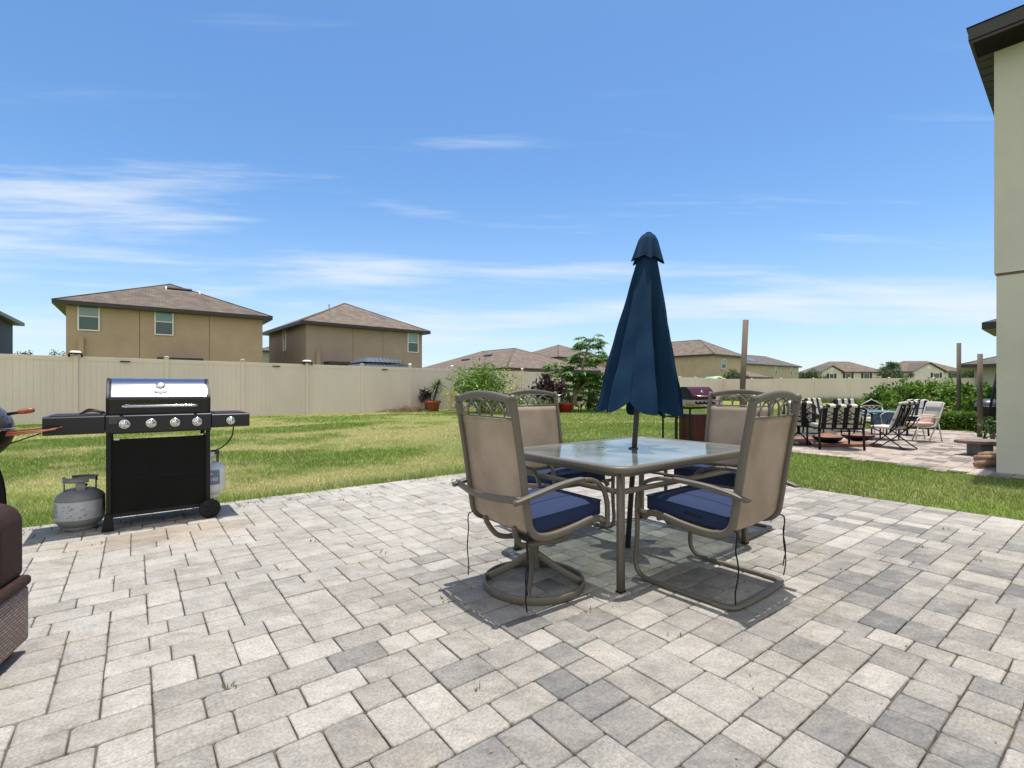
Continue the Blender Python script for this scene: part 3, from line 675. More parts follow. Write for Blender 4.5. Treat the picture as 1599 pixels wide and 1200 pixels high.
def swivel(label,loc,rz):
    t=thing('swivel_chair',label,'chair',loc,rz,'dining chairs around the glass table')
    prof,hw=chair_common(t); cross_tubes(t,(-.17,.19),.365,hw)
    for s in(-1,1):
        y=s*.298
        arm=smooth([(-.36,0,.565),(-.22,0,.592),(-.06,0,.622),(.08,0,.634),(.18,0,.622),(.25,0,.575),(.285,0,.50),(.292,0,.42),(.285,0,.35)],6)
        b=MB(); b.sweep([(p.x,y,p.z) for p in arm],.014,.0115,ref=(0,1,0),n=12,sq=.6); b.build('arm',M_frame,t)
        b=MB(); b.sweep([(p.x,y,p.z+.008) for p in arm[:20]],.021,.007,ref=(0,1,0),n=10,sq=.6); b.build('arm_rest',M_frame,t)
        b=MB(); b.sweep([(.285,y,.385),(.25,s*hw,.392)],.012,.014,ref=(0,0,1),n=8,sq=.6); b.build('seat_bracket',M_frame,t)
        b=MB(); b.sweep(smooth([(-.245,s*.14,.40),(-.225,s*.13,.35),(-.185,s*.11,.295),(-.12,s*.10,.272),(.0,s*.10,.266),(.10,s*.11,.262),(.16,s*.12,.285),(.19,s*.13,.33),(.195,s*.14,.365)],5),.010,.015,ref=(0,1,0),n=10,sq=.6); b.build('rocker_bar',M_frame,t)
        b=MB(); pts=[(-.07+.0*k+.021*k/5+.0,s*.06+.018*math.cos(k*1.25),.302+.018*math.sin(k*1.25)) for k in range(34)]; b.sweep(pts,.0035,n=5); b.build('spring',M_darkpole,t)
    b=MB(); b.sweep(smooth([(-.33,-.305,.578),(-.345,-.22,.572),(-.37,-.1,.567),(-.376,0,.566),(-.37,.1,.567),(-.345,.22,.572),(-.33,.305,.578)],4),.008,.019,ref=(1,0,0),n=10,sq=.6); b.build('back_brace',M_frame,t)
    b=MB(); b.box((-.01,0,.283),(.20,.20,.008)).box((-.05,0,.305),(.03,.17,.028)).box((.08,0,.305),(.03,.17,.028)); b.build('spring_plate',M_frame,t,bevel=.003)
    b=MB(); b.lathe([(0,.275),(.045,.275),(.045,.262),(.031,.255),(.029,.16),(.034,.10),(.03,.095),(0,.095)],20,caps=False); b.build('pedestal',M_frame,t)
    for k in range(4):
        a=math.radians(45+90*k); c,sn=math.cos(a),math.sin(a)
        b=MB(); b.sweep(smooth([(c*.02,sn*.02,.20),(c*.05,sn*.05,.165),(c*.16,sn*.16,.085),(c*.272,sn*.272,.03)],4),.008,.022,ref=(-sn,c,0),n=8,sq=.5) if False else b.sweep(smooth([(c*.02,sn*.02,.175),(c*.05,sn*.05,.155),(c*.16,sn*.16,.085),(c*.272,sn*.272,.028)],4),.011,.02,ref=(-sn,c,0),n=8,sq=.5)
        b.build('leg',M_frame,t)
    b=MB(); b.sweep([(.283*math.cos(2*math.pi*k/56),.283*math.sin(2*math.pi*k/56),.022) for k in range(56)],.021,.0085,ref=(0,0,1),n=10,closed=True,sq=.5); b.build('base_ring',M_frame,t)
    return t
swivel('swivel chair with round ring base at the left end of the glass table',(.125,2.83,0),TA-.03)
cchair('sling chair on C shaped runners at the near long side of the glass table',(1.18,2.86,0),TA+math.pi/2+.02)
cchair('sling chair facing the camera at the far long side of the glass table',Vector(TC)+Ta*-.10+Tb*.68,TA-math.pi/2-.06)
cchair('sling chair at the right end of the glass table, before the red grill',Vector(TC)+Ta*.96+Tb*-.12,TA+math.pi+.04)

def umbrella():
    base=G(980,855); top=GX(1013,3.62,2.27); ax=(top-base); 
    t=thing('closed_umbrella','tall closed navy blue patio umbrella standing through the hole of the glass table','umbrella',base)
    tilt=Vector((0,0,1)).rotation_difference(ax.normalized()); t.rotation_mode='QUATERNION'; t.rotation_quaternion=tilt
    Lh=ax.length
    b=MB(); b.lathe([(0,0),(.019,0),(.019,Lh-.25),(0,Lh-.25)],20,caps=False); b.build('pole',M_darkpole,t)
    rnd=random.Random(4); ph=[rnd.uniform(-.3,.3) for _ in range(8)]; dp=[1.2,.45,1.25,.55,1.3,.25,1.45,.4]; hm=[rnd.uniform(-.03,.03) for _ in range(8)]; rr=[rnd.uniform(.9,1.1) for _ in range(8)]
    z1=Lh-.12; z0=.98; NT=44; NA=256; rows=[]
    for i in range(NT+1):
        u=i/NT; R=.052+.255*u**.95; row=[]
        for j in range(NA+1):
            th=2*math.pi*(j%NA)/NA; k=th/(2*math.pi)*8; ki=int(k)%8; kf=k-int(k)
            w=abs(math.sin(math.pi*kf))            # 0 at the rib, 1 mid panel
            rib=rr[ki]*(1-kf)+rr[(ki+1)%8]*kf
            inn=dp[ki]*(.10+.52*min(1,u*1.3))
            # panel folds inward then bulges: deep fold with a twist
            sw=.33*math.sin(2*math.pi*kf+ph[ki])*u
            r=R*rib*(1-inn*(w**.8)*(1-.30*math.exp(-((kf-.5)/.14)**2)))
            r+=.006*math.sin(u*9+ki*2.1+kf*4)*u+.004*math.sin(u*23+th*5)*u
            tt=th+sw*.42+ph[ki]*u*.6
            zz=z1+(z0-z1)*u
            if u>.9:
                zz+= (u-.9)/.1*((.085+hm[ki])*(w**1.1)-.035*(1-w)+hm[ki]*.5)
            row.append((r*math.cos(tt),r*math.sin(tt)*.98,zz))
        rows.append(row)
    b=MB(); b.sheet(rows,0); cn=b.build('canopy',M_navy2,t)
    b=MB(); b.sheet([[p+Vector((p.x,p.y,0)).normalized()*.0022 for p in map(Vector,rw)] for rw in rows[-3:]],0); b.build('hem',M_navy2,cn)
    rows=[]
    for i in range(13):
        u=i/12; R=.026+.028*min(1,u*4)**.5+.050*u**.9; row=[]
        for j in range(129):
            th=2*math.pi*(j%128)/128; r=R*(1+.17*u*math.cos(8*th+.5)+.08*u*math.cos(3*th+1)); row.append((r*math.cos(th),r*math.sin(th),Lh-.003-.205*u-(.014*math.cos(8*th+.5)*u*u)-(.004 if i==0 else 0)))
        rows.append(row)
    b=MB(); b.sheet(rows,0); b.lathe([(0,Lh+.004),(.02,Lh+.003),(.027,Lh-.003)],20,caps=False); b.build('cap',M_navy2,t)
    for k in range(8):
        a=2*math.pi*k/8+.1; b=MB(); b.sweep([(.022*math.cos(a),.022*math.sin(a),z1-.1),(.04*math.cos(a),.04*math.sin(a),1.5),(.075*math.cos(a),.075*math.sin(a),z0+.12)],.005,n=6); b.build('rib',M_darkpole,t)
    b=MB(); b.lathe([(.02,1.46),(.034,1.46),(.034,1.5),(.02,1.52)],16,caps=False); b.build('hub',M_darkpole,t)
umbrella()

# ================================================================ gas grill
def textmesh(s,size,ext=.0008,align='CENTER'):
    cu=bpy.data.curves.new('t','FONT'); cu.body=s; cu.size=size; cu.extrude=ext; cu.align_x=align; cu.resolution_u=3
    o=bpy.data.objects.new('t',cu); COL.objects.link(o); bpy.context.view_layer.update()
    me=bpy.data.meshes.new_from_object(o.evaluated_get(bpy.context.evaluated_depsgraph_get())); bpy.data.objects.remove(o); bpy.data.curves.remove(cu)
    return me
def knob(parent,x,y,z,n,r=.026):   # n: outward normal (in local x,z plane -> faces -y tilted)
    q=Vector((0,0,1)).rotation_difference(Vector(n)); M=q.to_matrix()
    def tf(b,ofs=0): b.v=[tuple(M@Vector(v)+Vector((x,y,z))) for v in b.v]; return b
    b=MB(); b.lathe([(r*1.35,0),(r*1.35,.004),(r*1.12,.009),(r*1.02,.009)],28,caps=False); b.lathe([(0,.001),(r*1.3,.001)],28,caps=False); k=tf(b).build('knob',M_chrome,parent)
    b=MB(); b.lathe([(r*.98,.002),(r*.98,.020),(r*.88,.026),(0,.027)],28,caps=False); tf(b).build('knob_skirt',M_chrome,k)
    b=MB(); b.sweep([(0,-r*.85,.03),(0,r*.9,.030)],.0085,.011,ref=(1,0,0),n=10,sq=.6); tf(b).build('knob_grip',M_chrome,k)
    return k
GL=Vector((-3.19,3.86,0)); GA=math.radians(37.5)
def gas_grill():
    t=thing('gas_grill','black four burner gas grill with shiny steel lid and side shelves on a closed cart','grill',GL,GA)
    # local: x along the front (0..0.70 cart), y backward, z up
    W_=.70; 
    # cart
    b=MB(); b.box((W_/2,.012,.42),(W_-.06,.008,.60)); dr=b.build('cart_door',M_black_matte,t,bevel=.002)
    b=MB(); b.box((W_/2,.005,.405),(W_-.10,.003,.004)); b.build('door_crease',M_black,dr)
    for x in(.015,W_-.015):
        for y in (.012,.45):
            b=MB(); z0=.09 if x>.3 else .0; b.box((x,y,(z0+.76)/2),(.032,.032,.76-z0)); b.build('cart_post',M_black,t,bevel=.003)
    b=MB(); b.box((.015,.232,.42),(.006,.40,.60)); b.build('cart_side',M_black_matte,t,bevel=.001)
    b=MB(); b.box((W_-.015,.232,.42),(.006,.40,.60)); b.build('cart_side',M_black_matte,t,bevel=.001)
    b=MB(); b.box((W_/2,.235,.115),(W_-.04,.46,.03)); b.build('bottom_shelf',M_black,t,bevel=.004)
    b=MB(); b.prof([(-.03,0),(.05,0),(.035,.13),(-.008,.14)],-.02,.035); b.build('front_foot',M_black,t,bevel=.006)
    for y in(-.028,.46):
        b=MB(); b.lathe([(0,-.022),(.06,-.022),(.066,-.018),(.078,-.018),(.082,-.008),(.082,.008),(.078,.018),(.066,.018),(.06,.010),(.02,.010),(.018,.022),(0,.022)],36,c=(0,0,0),axis='y',caps=False)
        b.v=[(v[0]+W_-.005,v[1]+y,v[2]+.084) for v in b.v]; w=b.build('wheel',M_tyre,t)
        b=MB()
        for k in range(5):
            a=2*math.pi*k/5; b.bar((W_-.005+.016*math.cos(a),y-.021,.084+.016*math.sin(a)),(W_-.005+.06*math.cos(a),y-.021,.084+.06*math.sin(a)),.006)
        b.build('spoke',M_tyre,w)
    b=MB(); b.bar((W_-.005,-.03,.084),(W_-.005,.48,.084),.006); b.build('axle',M_black,t)
    # small bright catches under the panel
    b=MB(); b.box((.065,.002,.72),(.035,.006,.012)); b.build('catch',M_chrome,t); b=MB(); b.box((W_-.06,.002,.728),(.02,.006,.01)); b.build('catch',M_chrome,t)
    # control panel: slanted
    b=MB(); b.prof([(0,.745),(0,.745)],0,0) if False else None
    b=MB()
    def slab(x0,x1,m,name,yt=-.055,yb=-.035,zt=.925,zb=.765,back=.47):
        s=MB(); vs=[]; 
        P=[(yb,zb),(yb-.02,zb+.012),(yt,zt-.010),(yt+.012,zt),(back,zt),(back,zt-.02),(.02,zb)]
        n=len(P)
        v=[(x0,p[0],p[1]) for p in P]+[(x1,p[0],p[1]) for p in P]
        s.add(v,[tuple(range(n)),tuple(range(2*n-1,n-1,-1))]+[(i,n+i,n+(i+1)%n,(i+1)%n) for i in range(n)])
        return s.build(name,m,t,bevel=.004)
    cp=slab(-.002,W_+.002,M_charcoal,'control_panel',zt=.915)
    nrm=(0,-.99,.0)
    nv=Vector((0,-.148,.0)).normalized(); yk=-.0585
    for x in (.115,.285,.445,.60): knob(cp,x,yk-.001,.845-.002,(0,-1,.02),.028)
    ls=slab(-.36,-.006,M_charcoal,'side_shelf',zt=.915,zb=.775); rs=slab(W_+.006,W_+.30,M_charcoal,'side_shelf',zt=.905,zb=.785)
    knob(rs,W_+.15,-.0595,.843,(0,-1,.02),.026)
    b=MB(); b.box((-.18,.2,.918),(.3,.44,.004)); b.build('shelf_tray',M_black,ls,bevel=.002)
    b=MB(); b.box((W_+.15,.21,.908),(.24,.42,.006)); b.build('burner_lid',M_black,rs,bevel=.002)
    # printed notice, small pale lines
    b=MB()
    rnd=random.Random(3)
    for r in range(9):
        x=.02
        while x<(.10 if r<5 else .07):
            l=rnd.uniform(.006,.018); b.box((x+l/2,-.0572,.900-.006*r),(l,.0008,.0022)); x+=l+.003
    b.build('notice_print',M_ink if False else M_tankgrey,cp)
    # fire box end castings and lid
    b=MB(); b.box((W_/2,.22,.86),(W_-.03,.40,.12)); b.build('firebox',M_black,t,bevel=.01)
    pr=[(-.012,.917),(-.020,1.035),(-.014,1.055),(.02,1.085),(.085,1.152),(.135,1.190),(.19,1.207),(.30,1.205),(.385,1.17),(.43,1.08),(.44,.917)]
    # lower black band / upper steel band / back
    def band(i0,i1,m,name,x0,x1,push=0,parent=None):
        pts=pr[i0:i1+1]; rows=[[(x0,p[0]-push,p[1]+push) for p in pts],[(x1,p[0]-push,p[1]+push) for p in pts]]
        s=MB(); s.sheet(rows[::-1],0,sm=True); return s.build(name,m,parent or t)
    lid=MB(); n=len(pr); V=[(.012,p[0],p[1]) for p in pr]+[(W_-.012,p[0],p[1]) for p in pr]
    lid.add(V,[tuple(range(n)),tuple(range(2*n-1,n-1,-1))]+[(i,n+i,n+(i+1)%n,(i+1)%n) for i in range(n)]); ld=lid.build('lid',M_gloss,t,bevel=.004)
    for x0,x1 in((-.002,.018),(W_-.018,W_+.002)):
        s=MB(); P=[(p[0]-.004 if k<5 else p[0],p[1]+.004 if 2<k<9 else p[1]) for k,p in enumerate(pr)]
        V=[(x0,p[0],p[1]) for p in P]+[(x1,p[0],p[1]) for p in P]; s.add(V,[tuple(range(n)),tuple(range(2*n-1,n-1,-1))]+[(i,n+i,n+(i+1)%n,(i+1)%n) for i in range(n)]); s.build('end_casting',M_black,ld,bevel=.003)
    band(2,7,M_steel,'steel_panel',.03,W_-.03,.002,ld)
    hb=MB(); hb.sweep(smooth([(.10,-.02,.985),(.105,-.055,.983),(.13,-.072,.982),(W_/2,-.076,.982),(W_-.13,-.072,.982),(W_-.105,-.055,.983),(W_-.10,-.02,.985)],6),.0115,n=12); hb.build('handle',M_steel,ld)
    # round thermometer and hexagonal badge on the steel panel
    nn=Vector((0,-.72,.69)).normalized(); M=Vector((0,0,1)).rotation_difference(nn).to_matrix()
    s=MB(); s.lathe([(0,.012),(.028,.012),(.034,.008),(.034,0)],28,caps=False); s.v=[tuple(M@Vector(v)+Vector((W_/2,.078,1.150))) for v in s.v]; s.build('thermometer',M_chrome,ld)
    s=MB(); s.prism([(-.05,.004),(-.035,-.014),(0,-.024),(.035,-.014),(.05,.004),(.04,.012),(-.04,.012)],0,.004); s.v=[tuple(M@Vector(v)+Vector((W_/2,.026,1.100))) for v in s.v]; s.build('badge',M_tankgrey,ld,bevel=.001)
    # gas hose
    s=MB(); s.sweep(smooth([(W_+.19,.08,.78),(W_+.18,.10,.69),(W_+.12,.14,.60),(W_+.04,.2,.55),(W_+.0,.28,.50)],6),.006,n=8); s.build('gas_hose',M_tyre,t)
gas_grill()

def prop_tank(name,label,loc,rz,body,labelm,R=.155,Hh=.31,collar=True,scale=1):
    t=thing(name,label,'gas tank',loc,rz,'propane tanks beside the gas grill'); t.scale=(scale,)*3
    b=MB(); pf=[(0,.02),(.07,.02),(.115,.035),(.145,.065),(R,.11),(R,.24),(R*.985,.262),(.13,.292),(.09,.318),(.04,.33),(0,.333)]
    sm=[];
    b.lathe([(p.x,p.z) for p in smooth([(q[0],0,q[1]) for q in pf[1:]],3)],40,caps=False); b.lathe([(0,.02),(.07,.02)],40,caps=False); bd=b.build('cylinder',body,t)
    b=MB(); b.lathe([(.10,0),(.104,0),(.106,.035),(.10,.035)],36,caps=False); b.build('foot_ring',body,t)
    if collar:
        for a0,a1 in((20,160),(200,340)):
            b=MB(); b.lathe([(.098,.30),(.098,.385),(.102,.385),(.102,.30),(.098,.30)],6,a0=math.radians(a0+12),a1=math.radians(a0+44),caps=False)
            b.lathe([(.098,.30),(.098,.385),(.102,.385),(.102,.30),(.098,.30)],6,a0=math.radians(a1-44),a1=math.radians(a1-12),caps=False)
            b.lathe([(.101,.38),(.103,.415),(.107,.415),(.107,.38),(.101,.38)],22,a0=math.radians(a0),a1=math.radians(a1),caps=False)
            b.lathe([(.094,.412),(.110,.412),(.110,.419),(.094,.419),(.094,.412)],22,a0=math.radians(a0),a1=math.radians(a1),caps=False)
            b.build('collar',body,t)
        b=MB(); b.lathe([(0,.32),(.018,.32),(.018,.36),(.012,.365),(.012,.38),(.026,.382),(.026,.396),(0,.398)],16,caps=False).bar((0,0,.352),(.05,0,.352),.012); b.build('valve',M_black,t)
    return t,bd
t,bd=prop_tank('propane_tank','scuffed grey propane tank with silver label left of the gas grill cart',G(119,829)+Vector((-.02,.06,0)),0,M_tankgrey,M_tanklabel)
b=MB(); b.lathe([(.157,.095),(.158,.098),(.158,.235),(.157,.238)],48,caps=False,a0=math.radians(190),a1=math.radians(370)); lb=b.build('label_wrap',M_tanklabel,t)
b=MB(); rnd=random.Random(9)
def curvedbox(b,a,z,wd,h,R):
    a0=math.radians(a); a1=a0+wd/R; b.lathe([(R,z),(R+.0012,z),(R+.0012,z+h),(R,z+h),(R,z)],3,a0=a0,a1=a1,caps=False)
for r in range(12):
    a=212.
    while a<250:
        l=rnd.uniform(.006,.022); curvedbox(b,a,.222-r*.0095,l,.0035,.1578); a+=math.degrees(l/.158)+1.3
for q in range(14): curvedbox(b,rnd.uniform(262,320),rnd.uniform(.11,.22),rnd.uniform(.006,.02),rnd.uniform(.003,.008),.1578)
b.build('label_print',M_ink,lb)
t2loc=GL+Matrix.Rotation(GA,3,'Z')@Vector((.69,.235,.12))
t,bd=prop_tank('white_propane_tank','white propane tank with grey blue label standing behind the right side of the grill cart',t2loc+Vector((0,0,.015)),0,M_tankwhite,M_bluegrey)
b=MB(); b.lathe([(.157,.13),(.158,.132),(.158,.24),(.154,.262)],40,caps=False,a0=math.radians(235),a1=math.radians(345)); lb=b.build('label_wrap',M_bluegrey,t)
def wraptext(s,size,R,a_end,z,parent):
    me=textmesh(s,size,.0005,'RIGHT')
    for v in me.vertices:
        x,y,zz=v.co; a=math.radians(a_end)+x/R; v.co=((R+.0012+zz)*math.cos(a),(R+.0012+zz)*math.sin(a),z+y)
    me.materials.append(M_text); o=bpy.data.objects.new('lettering',me); COL.objects.link(o); o.parent=parent
wraptext('rhino',.062,.1585,338,.165,lb); wraptext('blue',.035,.1585,322,.222,lb)

def oven_cloth():
    o=thing('grill_glove','crumpled brown black glove lying on the left shelf of the gas grill','glove',GL+Matrix.Rotation(GA,3,'Z')@Vector((-.09,.12,.921)),GA)
    b=MB(); b.sweep(smooth([(-.075,0,.006),(-.04,0,.022),(.0,0,.030),(.05,0,.02),(.08,0,.008)],5),[.02+.018*math.sin(math.pi*k/20) for k in range(21)],[.006+.006*math.sin(math.pi*k/20) for k in range(21)],ref=(0,1,0),n=12); b.build('palm',mat('brown_leather',(.09,.05,.035),.8,0,.3,30),o)
    for q in range(3):
        b=MB(); b.sweep(smooth([(-.06,-.02+.02*q,.01),(-.02,-.03+.03*q,.04-.008*q),(.03,-.02+.02*q,.03),(.06,-.03+.02*q,.006)],4),.006,n=8); b.build('finger',M_string,o)
oven_cloth()

# kettle grill at the left edge
def kettle():
    c=GX(-66,3.45); 
    t=thing('kettle_grill','charcoal kettle barbecue with black dome lid and wooden handle at the left edge','grill',c,GA)
    Rk=.285; zc=.82
    b=MB(); b.lathe([(Rk*math.cos(math.radians(a)),zc+.012+Rk*.80*math.sin(math.radians(a))) for a in range(0,91,6)],48,caps=False); ld=b.build('lid',mat('grey_black_enamel',(.05,.052,.058),.22,.1,.15,6),t)
    b=MB(); b.lathe([(Rk+.006,zc+.004),(Rk+.008,zc+.014),(Rk+.002,zc+.02)],48,caps=False); b.build('rim',M_chrome,ld)
    b=MB(); b.lathe([(Rk*math.cos(math.radians(a)),zc-Rk*.85*math.sin(math.radians(a))) for a in range(0,91,6)],48,caps=False); b.build('bowl',M_black,t)
    # lid handle sticking out to the right
    b=MB(); b.sweep([(Rk*.9,-.08,zc+.12),(Rk+.05,-.085,zc+.135)],.012,n=8); hb=b.build('lid_handle',M_black,ld)
    b=MB(); b.sweep([(Rk+.03,-.085,zc+.132),(Rk+.055,-.085,zc+.138),(Rk+.095,-.087,zc+.145),(Rk+.115,-.088,zc+.147)],[.014,.02,.021,.013],n=12); b.build('wood_grip',M_copper,hb)
    for a in (-28,92,212):
        a=math.radians(a); b=MB(); b.sweep(smooth([(.2*math.cos(a),.2*math.sin(a),zc-.2),(.26*math.cos(a),.26*math.sin(a),.4),(.27*math.cos(a),.27*math.sin(a),.02)],4),.02,.03,n=10); b.build('leg',M_black_matte,t)
    b=MB(); b.lathe([(0,.2),(.2,.2),(.2,.21),(0,.21)],32,caps=False); b.build('ash_shelf',M_black,t)
    # folding side rack: red brown slats with wire stay
    sh=MB(); sh.sweep([(Rk-.02,-.16,zc-.015),(Rk+.20,-.17,zc+.0),(Rk+.27,-.15,zc+.018)],.014,.006,ref=(0,1,0),n=8,sq=.5); r=sh.build('side_rack',M_copper,t)
    for k,(dy,dz) in enumerate(((-.035,-.012),(.04,.01))):
        q=MB(); q.sweep([(Rk-.02,-.16+dy,zc-.015+dz),(Rk+.12,-.165+dy,zc+dz),(Rk+.24,-.16+dy,zc+.016+dz)],.012,.005,ref=(0,1,0),n=8,sq=.5); q.build('slat',M_copper,r)
    for k in range(2):
        q=MB(); q.sweep(smooth([(Rk-.10,-.14-.05*k,zc-.12),(Rk+.05,-.16-.04*k,zc-.065),(Rk+.16,-.17-.02*k,zc-.02)],4),.004,n=6); q.build('stay_wire',M_string,r)
    b=MB(); b.box((Rk+.22,-.16,zc+.03),(.09,.02,.008)); b.build('rack_clip',M_black,r)
kettle()
# blue white bag/rag hanging by the kettle legs
def sofa():
    c=Vector((-2.085,2.125,0)); a=math.atan2(.37,.93)-.0; a=math.radians(24)
    t=thing('wicker_sofa','dark brown resin wicker outdoor sofa end with rounded arm at the left edge','sofa',c,a)
    # local: +x outward front, origin = far front corner; -y runs towards the camera; -x into the seat
    def uvbox(name,x0,x1,y0,y1,z0,z1,m,parent,bev=.01):
        b=MB(); b.box(((x0+x1)/2,(y0+y1)/2,(z0+z1)/2),(x1-x0,y1-y0,z1-z0)); o=b.build(name,m,parent,bevel=bev,seg=3)
        uv=o.data.uv_layers.new(name='uv')
        for p in o.data.polygons:
            for li in p.loop_indices:
                v=o.data.vertices[o.data.loops[li].vertex_index].co
                uv.data[li].uv=((v.y if abs(p.normal.x)>.5 else v.x), v.z if abs(p.normal.z)<.5 else v.y)
        return o
    uvbox('base_panel',-.75,0,-1.0,0,.045,.285,M_wicker,t,.018)
    b=MB(); b.box((-.375,-.50,.305),(.765,1.01,.045)); b.build('seat_frame',M_wicker_dark,t,bevel=.018,seg=4)
    b=MB(); pts=[(-.05,.045)]; 
    P=[(-.02,.32),(-.02,.56)]+[(-.02-.09*(1-math.cos(math.radians(q))),.56+.085*math.sin(math.radians(q))) for q in range(15,91,15)]+[(-.6,.66),(-.72,.64),(-.75,.32)]
    P=[(x,z) for x,z in P]; b.prof([(x,z) for x,z in P][::-1],-.20,.01); b.build('arm',M_wicker_dark,t,bevel=.03,seg=5)
    b=MB(); b.prof([(-.62,.32),(-.60,.9),(-.66,.95),(-.75,.93),(-.77,.32)],-1.0,-.205); b.build('backrest',M_wicker_dark,t,bevel=.03,seg=4)
    b=MB(); b.box((-.30,-.61,.385),(.60,.78,.10)); b.build('seat_cushion',mat('maroon_brown_fabric',(.07,.03,.028),.85,0,.15,20,.2,300),t,bevel=.03,seg=4)
    for x,y in((-.06,-.06),(-.69,-.06),(-.06,-.94),(-.69,-.94)):
        b=MB(); b.lathe([(0,0),(.02,0),(.028,.02),(.03,.05),(0,.05)],16,c=(x,y,0),caps=False); b.build('foot',M_copper,t)
sofa()

# ================================================================ fences
FA=math.atan2(.6486,.761); Fd=d2(FA); Fn=Vector((Fd.y,-Fd.x,0))     # first fence direction, normal towards the yard
F0=Vector((-14.26,16.05,0))
F2d=Vector((.611,-.7916,0)); F2n=Vector((-.7916,-.611,0))
F2c=GX(CX+345,44.7)                                               # corner of the two fences
def fence(name,label,org,dr,ns,h0,h1,pitch=2.44):
    ang=math.atan2(dr.y,dr.x); t=thing(name,label,'fence',org,ang)
    rnd=random.Random(2)
    for k in range(ns+1):
        h=h0+(h1-h0)*k/ns; x=k*pitch
        b=MB(); b.box((x,0,(h+.01)/2-.1),(.127,.127,h+.21)); p=b.build('post',M_vinyl,t,bevel=.006)
        b=MB(); b.add([(x-.075,-.075,h+.012),(x+.075,-.075,h+.012),(x+.075,.075,h+.012),(x-.075,.075,h+.012),(x-.075,-.075,h+.032),(x+.075,-.075,h+.032),(x+.075,.075,h+.032),(x-.075,.075,h+.032),(x,0,h+.065)],[(3,2,1,0),(0,1,5,4),(1,2,6,5),(2,3,7,6),(3,0,4,7),(4,5,8),(5,6,8),(6,7,8),(7,4,8)]); b.build('post_cap',M_vinyl,p)
        if k==ns: break
        hb=h0+(h1-h0)*(k+1)/ns; n=15; xa=x+.0655; xb=x+pitch-.0655; w=(xb-xa)/n
        V=[];Fc=[]
        b=MB()
        for q in range(n):
            a0=xa+q*w+.0015; a1=xa+(q+1)*w-.0015; za=h+(hb-h)*(q+.5)/n-.1
            b.add([(a0,-.011,.1),(a1,-.011,.1),(a1,-.011,za),(a0,-.011,za)],[(0,1,2,3)])
            b.add([(a1,-.011,.1),(a1+.003,-.005,.1),(a1+.003,-.005,za),(a1,-.011,za)],[(0,1,2,3)])
        b.add([(xa,-.003,.1),(xb,-.003,.1),(xb,-.003,hb-.12),(xa,-.003,h-.12)],[(0,1,2,3)]); b.add([(xa,.012,.1),(xa,.012,h-.12),(xb,.012,hb-.12),(xb,.012,.1)],[(0,1,2,3)])
        pn=b.build('panel',M_vinyl,t)
        for rn,z0,z1,zz0,zz1 in(('top_rail',h-.15,h-.01,hb-.15,hb-.01),('bottom_rail',.02,.13,.02,.13)):
            b=MB()
            vs=[(xa-.001,y,z) for y in(-.022,.022) for z in (z0,z1)]+[(xb+.001,y,z) for y in(-.022,.022) for z in (zz0,zz1)]
            b.add(vs,[(0,1,3,2),(4,6,7,5),(0,4,5,1),(2,3,7,6),(0,2,6,4),(1,5,7,3)])
            b.build(rn,M_vinyl,pn,bevel=.004)
    return t
hL=2.19
start=F0-Fd*2.44*2; NS=20
fence('vinyl_fence','tall tan vinyl privacy fence running behind the gas grill and the garden bed',start,Fd,NS,2.19,1.97)
# stop exactly at the corner of the second run
F2s=start+Fd*2.44*NS+F2d*0
fence('vinyl_fence','tan vinyl privacy fence across the far side of the yard, behind the striped chairs',F2s+F2d*.135,F2d,12,1.93,1.66)
# fence lights
def fpos(k): return F0+Fd*2.44*k
def fh(k): return 2.19+(1.97-2.19)*(k+2)/NS
for k,l in((1,'pale gold cap light on the fence post right above the lid of the gas grill'),(2,'pale gold cap light on the fence post right of the gas grill lid'),(4,'pale gold cap light on the fence post in front of the metal roofed gazebo')):
    o=thing('post_cap_light',l,'light',fpos(k)+Vector((0,0,fh(k)+.068)),FA,'gold cap lights on the fence posts')
    b=MB(); b.box((0,0,.0),(.15,.15,.03)); b.build('cap',M_gold,o,bevel=.006); b=MB(); b.box((0,0,.03),(.11,.11,.024)); b.build('solar_top',M_white,o,bevel=.004)
for k,l in((5.02,'small white globe light on the fence post left of the potted palm'),(6.02,'small white globe light on the fence post behind the leafy bush'),(8.02,'small white globe light on the fence post behind the dark leaved plant')):
    o=thing('globe_light',l,'light',fpos(k-.02)+Vector((0,0,fh(k)+.066)),FA,'globe lights on the fence')
    b=MB(); b.lathe([(0,0),(.04,0),(.045,.02),(.075,.05),(.085,.085),(.06,.13),(0,.145)],16,caps=False); b.build('globe',M_white,o)
for k,l in((0,'white topped black lantern on the fence post below the tan house'),(3,'white topped black lantern on the fence post below the brown house')):
    o=thing('fence_lantern',l,'lantern',fpos(k)+Vector((0,0,fh(k)+.068)),FA,'lanterns on the fence posts')
    b=MB(); b.prism([(-.17,-.17),(.17,-.17),(.17,.17),(-.17,.17)],-.0,.02); b.build('base',M_black,o,bevel=.004)
    b=MB(); b.add([(-.15,-.15,.045),(.15,-.15,.045),(.15,.15,.045),(-.15,.15,.045),(-.10,-.10,.10),(.10,-.10,.10),(.10,.10,.10),(-.10,.10,.10)],[(3,2,1,0),(0,1,5,4),(1,2,6,5),(2,3,7,6),(3,0,4,7),(4,5,6,7)]); b.build('top',M_white,o,bevel=.004)
    for sx in(-1,1):
        for sy in(-1,1):
            b=MB(); b.box((sx*.155,sy*.155,-.055),(.05,.05,.11)); b.build('lamp_shade',M_black,o,bevel=.004)
            b=MB(); b.bar((sx*.10,sy*.10,.01),(sx*.10,sy*.10,.05),.012); b.build('stem',M_black,o)
